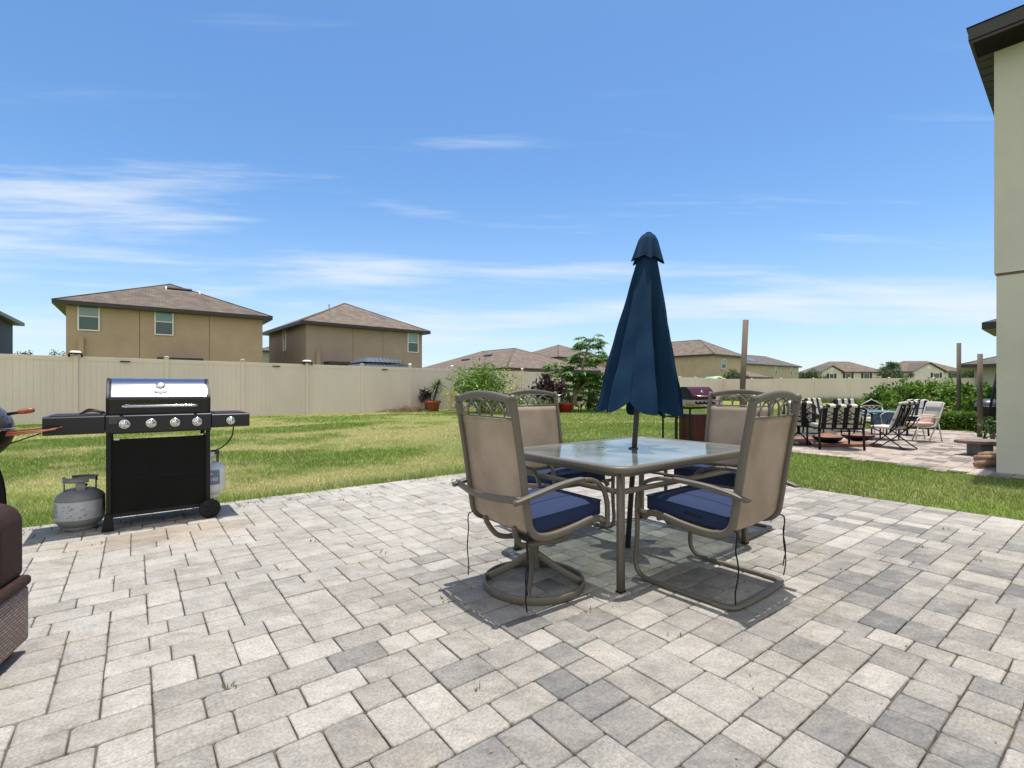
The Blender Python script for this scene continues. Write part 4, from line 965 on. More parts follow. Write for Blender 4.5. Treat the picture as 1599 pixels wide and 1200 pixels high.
for k,l in((.52,'black bar light under the fence rail between the tan house windows'),(2.5,'black bar light under the fence rail below the gap between the two houses'),(4.45,'black bar light under the fence rail in front of the gazebo')):
    o=thing('bar_light',l,'light',fpos(k)+Vector((0,0,fh(k)-.13))+Fn*.02,FA,'bar lights under the fence rail')
    b=MB(); b.box((0,-.03,0),(.28,.07,.035)); b.build('housing',M_black,o,bevel=.006); b=MB(); b.box((0,-.03,-.022),(.22,.045,.008)); b.build('lens',M_tankgrey,o)

# ================================================================ houses
def hithouse(org,ang,face,px,py,off=0):
    org=Vector(org); u=d2(ang) if face=='front' else d2(ang+math.pi/2)
    k=(px-CX)/F; t=(k*org.y-org.x)/(u.x-k*u.y); P=org+u*t; return t, H+(HZ-py)/F*P.y
def house(name,label,org,ang,w,d,hw,rise,wallm,roofm,ov=.45,wins=(),joints=(),ridge=None,cat='house',gable=None,fas=.2,vents=()):
    t=thing(name,label,cat,org,ang)
    b=MB(); b.box((w/2,d/2,hw/2),(w,d,hw)); wl=b.build('wall',wallm,t)
    # roof
    x0,x1,y0,y1=-ov,w+ov,-ov,d+ov; hh=min(x1-x0,y1-y0)/2
    if x1-x0>=y1-y0: r0=(x0+hh,(y0+y1)/2); r1=(x1-hh,(y0+y1)/2)
    else: r0=((x0+x1)/2,y0+hh); r1=((x0+x1)/2,y1-hh)
    z0=hw+.005; z1=hw+rise
    me=bpy.data.meshes.new('roof'); V=[(x0,y0,z0),(x1,y0,z0),(x1,y1,z0),(x0,y1,z0),(r0[0],r0[1],z1),(r1[0],r1[1],z1)]
    if x1-x0>=y1-y0: Fc=[(0,1,5,4),(1,2,5),(2,3,4,5),(3,0,4)]
    else: Fc=[(0,1,4),(1,2,5,4),(2,3,5),(3,0,4,5)]
    me.from_pydata(V,[],Fc); me.materials.append(roofm); uv=me.uv_layers.new(name='uv')
    for p in me.polygons:
        a,b_=Vector(V[p.vertices[0]]),Vector(V[p.vertices[1]]); u=(b_-a).normalized(); v=Vector(p.normal).cross(u)
        for li in p.loop_indices:
            q=Vector(V[me.loops[li].vertex_index])-a; uv.data[li].uv=(q.dot(u)+p.index*7.3,q.dot(v))
    me.update(); rf=bpy.data.objects.new('roof',me); COL.objects.link(rf); rf.parent=t
    b=MB(); g=.02; X0,X1,Y0,Y1=x0-g,x1+g,y0-g,y1+g; zt=hw+.003; zb=hw-fas
    o=[(X0,Y0),(X1,Y0),(X1,Y1),(X0,Y1)]; i=[(.01,.01),(w-.01,.01),(w-.01,d-.01),(.01,d-.01)]
    b.add([(p[0],p[1],zb) for p in o]+[(p[0],p[1],zt) for p in o]+[(p[0],p[1],zb) for p in i]+[(p[0],p[1],zt-.02) for p in i],
      [(k,(k+1)%4,4+(k+1)%4,4+k) for k in range(4)]+[(k,8+k,8+(k+1)%4,(k+1)%4) for k in range(4)]+[(4+k,4+(k+1)%4,12+(k+1)%4,12+k) for k in range(4)])
    b.build('fascia',M_fascia,rf)
    # ridge caps
    b=MB()
    for a,c in ((V[0],V[4]),(V[1],V[5] if x1-x0>=y1-y0 else V[4]),(V[4],V[5])):
        a=Vector(a);c=Vector(c)
        if (c-a).length>.2: b.sweep([a,c],.10,.025,ref=(0,0,1) if False else None,n=6)
    b.build('ridge_cap',roofm if False else M_ridge,rf)
    for (face,px0,py0,px1,py1) in wins:
        ta,za=hithouse(org,ang,face,px0,(py0+py1)/2); tb,zb_=hithouse(org,ang,face,px1,(py0+py1)/2); tm=(ta+tb)/2
        _,zt_=hithouse(org,ang,face,(px0+px1)/2,py0); _,zbot=hithouse(org,ang,face,(px0+px1)/2,py1)
        wd=abs(tb-ta); hgt=zt_-zbot; M=Matrix.Identity(3) if face=='front' else Matrix.Rotation(math.pi/2,3,'Z')@Matrix.Diagonal((1,1,1))
        def T(b_):
            if face=='front': b_.v=[(v[0]+tm,v[1],v[2]) for v in b_.v]
            else: b_.v=[(v[1],tm-v[0],v[2]) for v in b_.v]
            return b_
        f=.06
        b=MB()
        for c,dm in (((-wd/2+f/2,-.03,(zt_+zbot)/2),(f,.08,hgt)),((wd/2-f/2,-.03,(zt_+zbot)/2),(f,.08,hgt)),((0,-.03,zt_-f/2),(wd-2*f,.08,f)),((0,-.03,zbot+f/2),(wd-2*f,.08,f)),((0,-.02,(zt_+zbot)/2),(wd-2*f,.05,.05))): b.box(c,dm)
        wn=T(b).build('window',M_wframe,t)
        b=MB(); b.box((0,-.006,(zt_+(zt_+zbot)/2)/2),(wd-2*f,.004,hgt/2-f-.02)); T(b).build('pane',M_paneL,wn)
        b=MB(); b.box((0,-.006,(zbot+(zt_+zbot)/2)/2),(wd-2*f,.004,hgt/2-f-.02)); T(b).build('screen',M_paneD,wn)
    for (face,px) in joints:
        tt,_=hithouse(org,ang,face,px,500); b=MB()
        if face=='front': b.box((tt,-.001,hw/2),(.03,.006,hw-.05))
        else: b.box((-.001,tt,hw/2),(.006,.03,hw-.05))
        b.build('control_joint',M_joint,wl)
    return t,rf
M_ridge=mat('ridge_shingle',(.10,.08,.062),.9,0,.3,3)
M_joint=mat('dark_joint',(.16,.115,.08),.9)
M_tan=stucco('tan_stucco',(.42,.31,.22)); M_mauve=stucco('mauve_brown_stucco',(.335,.26,.215)); M_beige=stucco('beige_stucco',(.42,.34,.25))
M_sage=stucco('sage_beige_stucco',(.38,.335,.245)); M_lgrey=stucco('light_grey_stucco',(.56,.54,.52)); M_own=stucco('pale_sage_stucco',(.51,.50,.42)); M_grey=stucco('grey_stucco',(.3,.3,.28))

def wall_w(org,ang,px,face='front'): return abs(hithouse(org,ang,face,px,500)[0])
# tan house
h1=GX(103,24.2); a1=math.radians(37); w1=wall_w(h1,a1,410)
t,rf=house('house','tan two storey house with two front windows and hip roof behind the left fence',h1,a1,w1,9.5,5.4,2.15,M_tan,M_roof,wins=(('front',121,472,156,517),('front',241,482,271,524)),joints=(('front',218),('front',327)))
hr=h1.copy()
def localbox(root,name,m,cx,cy,cz,dx,dy,dz,parent=None,bevel=.01):
    b=MB(); b.box((cx,cy,cz),(dx,dy,dz)); return b.build(name,m,parent or root,bevel=bevel)
tt,zt=hithouse(h1,a1,'front',127,527); localbox(t,'pipe_cover',M_tan,tt,-.1,zt/2,.2,.2,zt)
ta,za=hithouse(h1,a1,'front',245,551); tb,_=hithouse(h1,a1,'front',315,551); localbox(t,'lanai_roof',M_fascia,(ta+tb)/2,-.5,2.62,tb-ta,1.0,.25)
def roofitem(rf,m,name,x,y,hw,ov,rise,wd,ht,w,d,thick=.12):
    # sits on the front slope (y direction)
    hh=min(w+2*ov,d+2*ov)/2; sl=rise/hh; z=hw+(y+ov)*sl; a=math.atan(sl)
    b=MB(); R=Matrix.Rotation(a,3,'X'); b.box((x,y,z+.05),(wd,ht,thick),R); return b.build(name,m,rf,bevel=.01)
roofitem(rf,M_fascia,'ridge_vent',w1*.5+.35,3.25,5.4,.45,2.15,1.4,.22,w1,9.5)
for x,y in((w1*.47,3.0),(w1*.66,2.7)):
    z=5.4+(y+.45)*2.15/(w1/2+.45); b=MB(); b.lathe([(.05,0),(.05,.22),(0,.24)],10,c=(x,y,z-.02),caps=False); b.build('vent_pipe',M_white,rf)
# brown house
h2=GX(478,31.6); a2=math.radians(41); w2=wall_w(h2,a2,659); d2_=wall_w(h2,a2,420,'left')
t,rf=house('house','mauve brown two storey house showing its side wall, behind the gazebo roof',h2,a2,w2,d2_,5.4,2.2,M_mauve,M_roof2,wins=(('front',636,520,653,551),('left',447,547,443,518)),joints=(('front',551),('front',598)))
tt,zt=hithouse(h2,a2,'front',496,549); localbox(t,'pipe_cover',M_mauve,tt,-.1,zt/2,.25,.2,zt)
ta,za=hithouse(h2,a2,'front',505,566); tb,_=hithouse(h2,a2,'front',552,566); localbox(t,'lanai_roof',M_fascia,(ta+tb)/2,-.5,2.75,tb-ta,1.0,.2)
b=MB(); b.lathe([(.05,0),(.05,.3),(.09,.3),(.09,.36),(0,.38)],10,c=(w2*.28,2.4,5.4+2.85*2.2/(w2/2+.45)),caps=False); b.build('vent_pipe',M_white,rf)
# gazebo with two tier metal roof
gz=thing('gazebo','gazebo with two tier blue grey metal roof in front of the mauve brown house','gazebo',GX(590,27.5),a2)
def pyr(b,x,y,z0,x2,y2,z1):
    b.add([(-x,-y,z0),(x,-y,z0),(x,y,z0),(-x,y,z0),(-x2,-y2,z1),(x2,-y2,z1),(x2,y2,z1),(-x2,y2,z1)],[(3,2,1,0),(0,1,5,4),(1,2,6,5),(2,3,7,6),(3,0,4,7),(4,5,6,7)]); return b
b=MB(); pyr(b,2.1,1.7,2.05,1.25,.85,2.42); r1=b.build('lower_roof',M_metalroof,gz)
b=MB()
for k in range(15): x=-2.0+k*4/14; b.bar((x,-1.71,2.07),(x*.6,-.86,2.44),.015,6)
b.build('roof_seam',M_metalroof,r1)
b=MB(); pyr(b,1.25,.95,2.52,.85,.45,2.78); r2=b.build('upper_roof',M_metalroof,gz)
b=MB(); 
for k in range(9): x=-1.15+k*2.3/8; b.bar((x,-.96,2.54),(x*.7,-.46,2.80),.015,6)
b.build('roof_seam',M_metalroof,r2)
for sx in(-1,1):
    for sy in(-1,1):
        b=MB(); b.box((sx*1.9,sy*1.5,1.03),(.14,.14,2.06)); b.build('post',M_fascia,gz,bevel=.01)
# teal house, far left edge
a0=math.radians(36); c0=GX(20,26.0); o0=GX(20,31.0)-d2(a0)*9-d2(a0+math.pi/2)*10
house('house','dark teal two storey house cut by the left edge of the picture',o0,a0,9,10,5.3,1.9,M_teal,M_roof3)
# small grey house in the gap
o_=GX(404,52); house('house','small grey gabled house glimpsed between the tan and the mauve brown house',o_,math.radians(30),7,7,5.1,1.4,M_grey,M_roof3,ov=.3,fas=.15)
# single storey house with wide brown roof
A40=math.radians(40)
h3=GX(791,43.9); t,rf=house('house','single storey house with broad brown hip roof above the fence behind the bush',h3+d2(A40)*.3+d2(A40+1.5708)*.3,A40,12.0,18,2.95,2.45,M_tan,M_roof2,ov=.45)
hh=12.9/2
for px,py in((727,563),(762,556.5)):
    # vents on the left slope
    best=None
    for i in range(200):
        for j in range(60):
            x=-.45+hh*j/60; y=6+10*i/200; z=2.95+(x+.45)*2.45/hh; P=h3+d2(A40)*(.3+x)+d2(A40+1.5708)*(.3+y)
            ex=CX+F*P.x/P.y-px; ey=HZ-F*(z-H)/P.y-py; e=ex*ex+ey*ey
            if best is None or e<best[0]: best=(e,x,y,z)
    _,x,y,z=best; b=MB(); b.box((x,y,z+.06),(.30,1.3,.14),Matrix.Rotation(-math.atan(2.45/hh),3,'Y')); b.build('ridge_vent',M_fascia,rf,bevel=.01)
h3b=GX(868,55); house('house','low brown roofed single storey house behind the papaya tree',h3b,A40,14,9,2.7,1.9,M_tan,M_roof2,ov=.4)
h4=GX(872,66); house('house','two storey house with brown hip roof half hidden behind the papaya tree and umbrella',h4,A40,11,11,5.3,2.3,M_tan,M_roof2)
h5=GX(1115,61.4); h5+=d2(A40)*.4+d2(A40+1.5708)*.4
house('house','beige two storey house with one narrow window just right of the closed umbrella',h5,A40,wall_w(h5,A40,1158),16,5.4,2.35,M_beige,M_roof2,wins=(('front',1126,561,1133,576),))
h6=GX(1152,84); a6=math.radians(38)
t,rf=house('house','sage beige two storey house with solar panels, right of the leaning timber post',h6,a6,wall_w(h6,a6,1247),9,5.4,2.1,M_sage,M_roof3,wins=(('front',1210,573,1213.5,585),('front',1234,574,1237,586),('front',1241,575,1243.5,587)))
for q,(x,y) in enumerate(((4.2,1.4),(7.4,1.4),(5.8,3.2))):
    o=roofitem(rf,M_solar,'solar_panel',x,y,5.4,.45,2.1,2.8,1.5,20,9,.06)
h7=GX(1158,70); house('house','low single storey house with brown roof between the beige and the sage house',h7,A40,9.0,8,2.75,1.7,M_tan,M_roof2)
# far row of pale houses
def farhouse(label,px0,px1,Y,wallm,roofm,gpx,ezy,wins,rise):
    o=GX(px0,Y); w=(px1-px0)/F*Y
    t,rf=house('house',label,o,0,w,11,5.4,rise,wallm,roofm,ov=.5,fas=.25)
    # front gable wing
    gx0=(gpx[0]-px0)/F*Y; gx1=(gpx[1]-px0)/F*Y; gm=(gx0+gx1)/2; gr=gpx[2]
    b=MB(); V=[(gx0,-2.2,0),(gx1,-2.2,0),(gx1,-2.2,5.35),(gm,-2.2,5.35+gr-.25),(gx0,-2.2,5.35)]; V+= [(v[0],-.003,v[2]) for v in V]
    b.add(V,[(0,1,2,3,4),(9,8,7,6,5),(0,5,6,1),(1,6,7,2),(0,4,9,5)]); b.build('gable_wall',wallm,t)
    for sgn,xe in((1,gx1),(-1,gx0)):
        b=MB(); V=[(xe+sgn*.6,-2.7,5.2),(gm,-2.7,5.2+gr),(gm,4,5.2+gr),(xe+sgn*.6,4,5.2)]; V+=[(v[0],v[1],v[2]+.16) for v in V]
        b.add(V,[(0,1,2,3),(7,6,5,4),(0,4,5,1),(1,5,6,2),(2,6,7,3),(3,7,4,0)]); g=b.build('gable_roof',M_ridge,t)
    b=MB(); b.box((gm,-2.22,5.35+gr*.42),(.8,.05,.6)); b.build('gable_vent',M_white,t)
    for (cx,wd,sw,front,top) in wins:
        x=(cx-px0)/F*Y; y=-2.2 if front else 0; z=ZY((top[0]+top[1])/2,Y); hg=(top[1]-top[0])/F*Y
        b=MB(); b.box((x,y-.03,z),(wd,.08,hg)); wn=b.build('window',M_wframe,t); b=MB(); b.box((x,y-.075,z),(wd-.25,.02,hg-.25)); b.build('pane',M_paneD,wn)
        if sw:
            for s in(-1,1): b=MB(); b.box((x+s*(wd/2+sw/2+.05),y-.04,z),(sw,.07,hg)); b.build('shutter',M_shut,wn)
    return t
farhouse('pale grey two storey house with black shutters, left one of the far pair',1283,1379,131,M_lgrey,M_roof2,(1276,1305,1.7),0,((1290,1.3,.55,True,(584,592)),(1324.5,1.5,.55,False,(583,592.5)),(1353,1.6,.55,False,(583,592.5))),3.0)
farhouse('pale grey two storey house with wide white front gable, right one of the far pair',1404,1508,128,M_lgrey,M_roof2,(1416,1462,2.3),0,((1450.5,1.6,.55,True,(583,592.5)),(1488,1.2,.5,False,(583,592.5)),(1501,.9,.4,False,(583,592.5))),3.0)
# house behind the right bushes
h10=GX(1522,31); house('house','dark roofed grey neighbour house just left of the big stucco wall',h10,math.radians(-43),8,6,2.6,1.1,M_grey,M_roof3,ov=.75)

# the house at the right edge
oa=math.atan2(.65,.76); OA=d2(oa); OB=Vector((OA.y,-OA.x,0)); OC=Vector((6.475,6.566,0))
own=thing('stucco_house','two storey house with pale sage stucco wall and dark soffit at the right edge','house',OC,oa)
# local x = away (OA), local -y = towards the camera (OB)
b=MB(); b.box((7,-4.5,1.31),(14,9,2.62)); wl=b.build('wall',M_own,own)
b=MB(); b.box((6.985,-4.485,2.638),(13.97,8.97,.03)); b.build('band_joint',M_joint,wl)
b=MB(); b.box((6.99,-4.49,4.14),(14.02,9.02,2.97)); b.build('upper_wall',M_own,own)
b=MB(); b.box((6.76,-4.42,5.64),(14.48,9.24,.04)); b.box((6.76,-4.42,5.74),(14.52,9.28,.16)); so_=b.build('soffit',M_fascia,own)
b=MB()
for k in range(30): b.box((-.46+.015*k,-4.42,5.6185),(.004,9.2,.004))
for k in range(60): b.box((.12+.23*k,.105,5.6185),(.012,.18,.004))
b.build('soffit_groove',M_black,so_)
b=MB(); b.add([(-.52,.24,5.825),(14.04,.24,5.825),(14.04,-9.1,5.825),(-.52,-9.1,5.825),(4.2,-4.42,7.7),(9.4,-4.42,7.7)],[(1,0,4,5),(0,3,4),(3,2,5,4),(2,1,5)]); b.build('roof',M_ridge,own)
# lower roof corner of the same house farther along
pz=3.05; Pc=GX(1533,14.2)
lr=Matrix.Rotation(-oa,3,'Z')@(Pc-OC)
b=MB(); b.add([(lr.x,lr.y,2.82),(lr.x+3,lr.y,2.82),(lr.x+3,lr.y-3,2.82),(lr.x,lr.y-3,2.82),(lr.x,lr.y,3.02),(lr.x+3,lr.y,3.02),(lr.x+3,lr.y-3,3.02),(lr.x,lr.y-3,3.02),(lr.x+1.5,lr.y-1.5,3.6)],[(3,2,1,0),(0,1,5,4),(1,2,6,5),(2,3,7,6),(3,0,4,7),(4,5,8),(5,6,8),(6,7,8),(7,4,8)]); b.build('porch_roof',M_fascia,own)

# ================================================================ timber posts
for px,Y,pyt,lean,l in((1158,9.0,500,.035,'tall weathered timber post leaning slightly, just right of the red grill'),(1497,13.6,536,0,'weathered timber post rising out of the big green bushes'),(1530,11.4,553,0,'shorter weathered timber post at the edge of the pink paver patio')):
    p=GX(px,Y); h=ZY(pyt,Y); b=MB(); n=8
    b.sweep([(0,0,-.05),(lean*.5+.004,0,h*.5),(lean*2.2 if lean else .006,0,h)],.041,.041,ref=(1,0,0),n=8,sq=.35)
    o=b.build('timber_post',M_wood_post); o.location=p; tag(o,l,'post','timber posts in the yard')

# ================================================================ red grill
def red_grill():
    t=thing('red_grill','dark red gas grill with open wire side frame standing on the lawn behind the umbrella','grill',GX(1083,8.6),math.radians(20))
    w=.46
    b=MB(); b.box((w/2-.0,.22,.36),(w-.06,.42,.60)); b.build('cabinet',M_red,t,bevel=.01)
    b=MB(); b.prof([],0,0) if False else None
    P=[(-.03,.80),(-.05,.92),(.46,.92),(.46,.76),(.02,.76)]
    b=MB(); V=[(x,p[0],p[1]) for x in(-.2,w+.15) for p in P]; n=5
    b.add(V,[tuple(range(n)),tuple(range(2*n-1,n-1,-1))]+[(i,n+i,n+(i+1)%n,(i+1)%n) for i in range(n)]); cp=b.build('control_panel',M_steel,t,bevel=.008)
    for k in range(5):
        b=MB(); b.lathe([(.022,0),(.022,-.035),(0,-.036)],12,c=(.05+.085*k,-.05,.86),axis='y',caps=False); b.build('knob',M_black,cp)
    pr=[(.0,.925),(-.005,.98),(.10,1.10),(.17,1.145),(.30,1.15),(.42,1.08),(.44,.925)]
    b=MB(); V=[(x,p[0],p[1]) for x in(0,w) for p in pr]; n=len(pr)
    b.add(V,[tuple(range(n)),tuple(range(2*n-1,n-1,-1))]+[(i,n+i,n+(i+1)%n,(i+1)%n) for i in range(n)]); ld=b.build('lid',M_red,t,bevel=.006)
    for x in(-.012,w+.012):
        b=MB(); V=[(x+dx,p[0]-.004,p[1]) for dx in(-.012,.012) for p in pr]; b.add(V,[tuple(range(n)),tuple(range(2*n-1,n-1,-1))]+[(i,n+i,n+(i+1)%n,(i+1)%n) for i in range(n)]); b.build('end_cap',M_black,ld)
    b=MB(); b.sweep([(.06,.02,1.0),(.06,-.045,.985),(w-.06,-.045,.985),(w-.06,.02,1.0)],.012,n=8); b.build('handle',M_chrome,ld)
    b=MB(); b.lathe([(0,.0),(.03,0),(.03,-.012),(0,-.014)],14,c=(w/2,.055,1.06),axis='y',caps=False); b.build('thermometer',M_chrome,ld)
    for y in(.02,.40):
        b=MB(); b.box((-.34,y,.40),(.025,.025,.76)); b.box((-.06,y,.40),(.025,.025,.76)); b.box((-.2,y,.62),(.28,.02,.02)).box((-.2,y,.12),(.28,.025,.025)); b.build('side_frame',M_black,t)
    b=MB(); b.box((-.34,.21,.12),(.025,.38,.025)).box((-.34,.21,.62),(.02,.38,.02)); b.build('side_frame',M_black,t)
    b=MB(); b.box((-.19,.21,.79),(.34,.42,.03)); b.build('side_shelf',M_black,t,bevel=.006)
    for y in(.0,.42): b=MB(); b.lathe([(0,-.015),(.055,-.015),(.06,0),(.055,.015),(0,.015)],20,c=(-.06,y,.06),axis='y',caps=False); b.build('wheel',M_tyre,t)
red_grill()

# ================================================================ striped seating group on the second patio
def stripecushion(t,w,zs,zb,front=True,back=True,m=None):
    m=m or M_stripe
    if front: b=MB(); b.box((.03,0,zs+.045),(.50,w-.06,.09)); b.build('seat_cushion',m,t,bevel=.03,seg=3)
    if back:
        b=MB(); R=Matrix.Rotation(math.radians(-12),3,'Y'); b.box((-.22,0,(zs+zb)/2+.06),(.09,w-.06,zb-zs+.02),R); b.build('back_cushion',m,t,bevel=.03,seg=3)
def castchair(label,loc,rz,w=.60,base='legs',arch=.05,m=M_black,cush=None,group='black metal chairs round the fire pit',zb=.78,mult=1,cback=True):
    t=thing('garden_chair',label,'chair',loc,rz,group)
    hw=w/2; x0,x1=-.255,-.345; zs=.38; k1,k2,k3=[.47+(zb-.47)*q for q in(.29,.52,.75)]
    def bx(z): return x0+(x1-x0)*(z-zs)/(zb-zs)
    for s in(-1,1):
        b=MB(); b.sweep([(bx(zb),s*hw,zb),(x0,s*hw,zs),(x0-.0,s*hw,zs-.05)],.018,.014,n=8,ref=(0,1,0),sq=.6); b.build('back_post',m,t)
        b=MB(); b.sweep(smooth([(bx(.62),s*hw,.62),(-.1,s*(hw+.02),.65),(.18,s*(hw+.02),.64),(.27,s*hw,.58),(.25,s*hw,.45),(.25,s*hw,zs)],5),.02,.011,n=8,ref=(0,1,0),sq=.6); b.build('arm',m,t)
        if base=='legs':
            b=MB(); b.sweep([(.25,s*hw,zs),(.27,s*hw,0)],.018,n=8,ref=(0,1,0)); b.build('leg',m,t)
            b=MB(); b.sweep([(x0,s*hw,zs),(-.29,s*hw,0)],.02,n=8,ref=(0,1,0)); b.build('leg',m,t)
    b=MB(); b.sweep([(bx(zb)-.0,y,zb+arch*(1-(y/hw)**2)) for y in np.linspace(-hw,hw,13)],.014,.02,ref=(0,0,1),n=8); b.build('top_rail',m,t)
    b=MB(); b.sweep([(bx(.47),-hw,.47),(bx(.47),hw,.47)],.014,n=8); 
    b.sweep([(x0,-hw,zs),(.25,-hw,zs),(.25,hw,zs),(x0,hw,zs)],.016,.014,ref=(0,0,1),n=8,closed=True); b.build('seat_frame',m,t)
    b=MB()
    for s in(-1,1):
        for (ya,yb,yc) in ((.9,.05,.9),(.35,-.38,.35),(.0,.72,.1)):
            b.sweep(smooth([(bx(.47)-.012,s*ya*hw,.47),(bx(k1)-.012,s*(ya*.6+yb*.4)*hw,k1),(bx(k2)-.012,s*yb*hw,k2),(bx(k3)-.012,s*(yc*.5+yb*.5)*hw,k3),(bx(zb)-.006,s*yc*hw,zb+arch*.8*(1-yc*yc))],4),.009,.006,n=6,ref=(0,1,0))
    b.build('back_scroll',m,t)
    if base=='swivel':
        b=MB(); b.lathe([(.03,.2),(.03,.36),(.12,.37),(.12,.385),(0,.385)],14,c=(0,0,0),caps=False); b.build('pedestal',m,t)
        for k in range(4):
            a=math.radians(45+90*k); b=MB(); b.sweep([(.02*math.cos(a),.02*math.sin(a),.24),(.27*math.cos(a),.27*math.sin(a),.035)],.012,n=8); b.build('leg',m,t)
        b=MB(); b.sweep([(.28*math.cos(2*math.pi*k/40),.28*math.sin(2*math.pi*k/40),.018) for k in range(40)],.015,.012,ref=(0,0,1),n=8,closed=True); b.build('base_ring',m,t)
    stripecushion(t,w,zs,zb,back=cback,m=cush)
    if cback:
        b=MB(); R=Matrix.Rotation(math.radians(-8),3,'Y'); b.box((bx(zb)+.02,0,zb+arch*.6+.02),(.13,w*.72,.055),R); b.build('cushion_roll',cush or M_stripe,t,bevel=.025,seg=3)
    return t
def Q(px,Y): return GX(px,Y)
FIRE=Q(1352,10.4)
castchair('black swivel chair with striped cushions seen from behind, leftmost of the fire pit group',Q(1247,9.85),math.radians(62),.52,'swivel',zb=.79)
castchair('broad arched black chair with striped cushions, seen from behind near the fire bowls',Q(1303,9.25),math.radians(80),.74,'legs',arch=.09,zb=.73)
castchair('striped cushioned chair facing the camera behind the left swivel chair',Q(1284,12.2),math.radians(-70),.60,'legs',arch=.0,zb=.80)
castchair('striped cushioned chair facing the camera behind the broad arched chair',Q(1330,12.8),math.radians(-85),.64,'legs',arch=.0,zb=.77)
castchair('black chair with striped cushion half hidden behind the crossed leg folding chair',Q(1416,11.8),math.radians(185),.56,'legs',arch=.04,zb=.78)
# chair with pediment shaped back
t=castchair('cream metal garden chair with triangular pediment back behind the blue table',Q(1373,12.0),math.radians(-95),.58,'legs',arch=.02,m=M_creammetal,cush=M_cream,zb=.80,cback=False); t.scale=(.84,.84,.84)
b=MB(); b.sweep([(-.34,-.31,.84),(-.355,0,1.0),(-.34,.31,.84)],.014,n=8); b.build('pediment',M_creammetal,t)
b=MB(); b.add([(-.345,-.26,.845),(-.345,.26,.845),(-.358,0,.985),(-.335,-.26,.845),(-.335,.26,.845),(-.348,0,.985)],[(0,1,2),(5,4,3)]); b.build('pediment_mesh',M_black,t)
for dx,tn in ((-.1,0),):
    pass
# crossed leg folding chair
def xchair():
    t=thing('folding_chair','black folding chair with crossed legs and striped cushion seen from the side','chair',Q(1392,9.3),math.radians(115),'black metal chairs round the fire pit'); t.scale=(.9,.9,.88)
    for s in(-1,1):
        y=s*.25
        b=MB(); b.sweep(smooth([(.32,y,.0),(.10,y,.17),(-.12,y,.36),(-.26,y,.50),(-.30,y,.58)],4),.016,.012,n=8,ref=(0,1,0)); b.build('leg',M_black,t)
        b=MB(); b.sweep(smooth([(-.36,y*.9,.0),(-.12,y*.9,.17),(.12,y*.9,.36),(.30,y*.9,.42)],4),.016,.012,n=8,ref=(0,1,0)); b.build('leg',M_black,t)
        b=MB(); b.sweep(smooth([(-.10,y,.36),(-.20,y,.55),(-.27,y,.75),(-.32,y,.93)],4),.018,.014,n=8,ref=(0,1,0)); b.build('back_post',M_black,t)
        b=MB(); b.sweep(smooth([(-.24,y,.60),(-.05,y,.63),(.12,y,.62),(.2,y,.55),(.22,y,.42)],4),.018,.01,n=8,ref=(0,1,0)); b.build('arm',M_black,t)
    for x,z in((.30,.42),(-.20,.40),(-.12,.17)): b=MB(); b.bar((x,-.25,z),(x,.25,z),.011); b.build('crossbar',M_black,t)
    b=MB(); 
    for k in range(5): y=-.2+.1*k; b.sweep(smooth([(-.15,y,.45),(-.23,y*.5,.62),(-.30,y,.86)],4),.009,n=6)
    b.sweep([(-.32,-.25,.93),(-.325,0,.955),(-.32,.25,.93)],.016,n=8); b.build('back_scroll',M_black,t)
    b=MB(); R=Matrix.Rotation(math.radians(-21),3,'Y'); b.box((-.18,0,.68),(.07,.46,.52),R); b.build('back_cushion',M_stripe,t,bevel=.03,seg=3)
    b=MB(); b.box((-.31,0,.965),(.15,.46,.06),Matrix.Rotation(.2,3,'Y')); b.build('cushion_roll',M_stripe,t,bevel=.025,seg=3)
    b=MB(); b.box((.06,0,.44),(.46,.46,.06)); b.build('seat_cushion',M_cream,t,bevel=.025,seg=3)
xchair()
def creamchair():
    t=thing('sling_chair','cream high backed chair with coral cushion right of the black chairs','chair',Q(1436,10.4),math.radians(178)); t.scale=(.78,.82,.83)
    for s in(-1,1):
        y=s*.27
        b=MB(); b.sweep(smooth([(-.42,y,.98),(-.34,y,.75),(-.25,y,.5),(-.16,y,.39),(.05,y,.37),(.25,y,.39)],5),.02,.014,n=8,ref=(0,1,0),sq=.6); b.build('side_rail',M_creammetal,t)
        b=MB(); b.sweep([(.26,y,.42),(.33,y,0)],.016,n=8); b.build('leg',M_creammetal,t)
        b=MB(); b.sweep([(-.22,y,.42),(-.1,y,.2),(-.02,y,.0)],.018,n=8); b.build('leg',M_creammetal,t)
        b=MB(); b.sweep([(-.26,y,.5),(-.36,y,.02)],.016,n=8); b.build('leg',M_creammetal,t)
        b=MB(); b.sweep(smooth([(-.3,y,.60),(-.05,y,.63),(.2,y,.62),(.28,y,.55),(.28,y,.4)],4),.022,.012,n=8,ref=(0,1,0)); b.build('arm',M_creammetal,t)
    pts=smooth([(-.41,0,.96),(-.335,0,.75),(-.245,0,.5),(-.155,0,.40),(.05,0,.38),(.24,0,.40)],5)
    b=MB(); b.sheet([[p+Vector((0,y,0)) for y in(-.26,-.1,.1,.26)] for p in pts],.004); b.build('sling',mat('pale_mesh',(.42,.4,.34),.8,0,.1,30),t)
    b=MB(); b.box((-.40,0,.93),(.08,.50,.16),Matrix.Rotation(math.radians(-18),3,'Y')); b.build('head_pad',M_cream,t,bevel=.03,seg=3)
    b=MB(); b.box((.0,0,.44),(.42,.46,.10)); b.build('seat_pad',M_pink,t,bevel=.035,seg=3)
    b=MB(); b.box((-.2,0,.56),(.10,.40,.26),Matrix.Rotation(math.radians(-20),3,'Y')); b.build('cushion',M_pink,t,bevel=.04,seg=3)
creamchair()
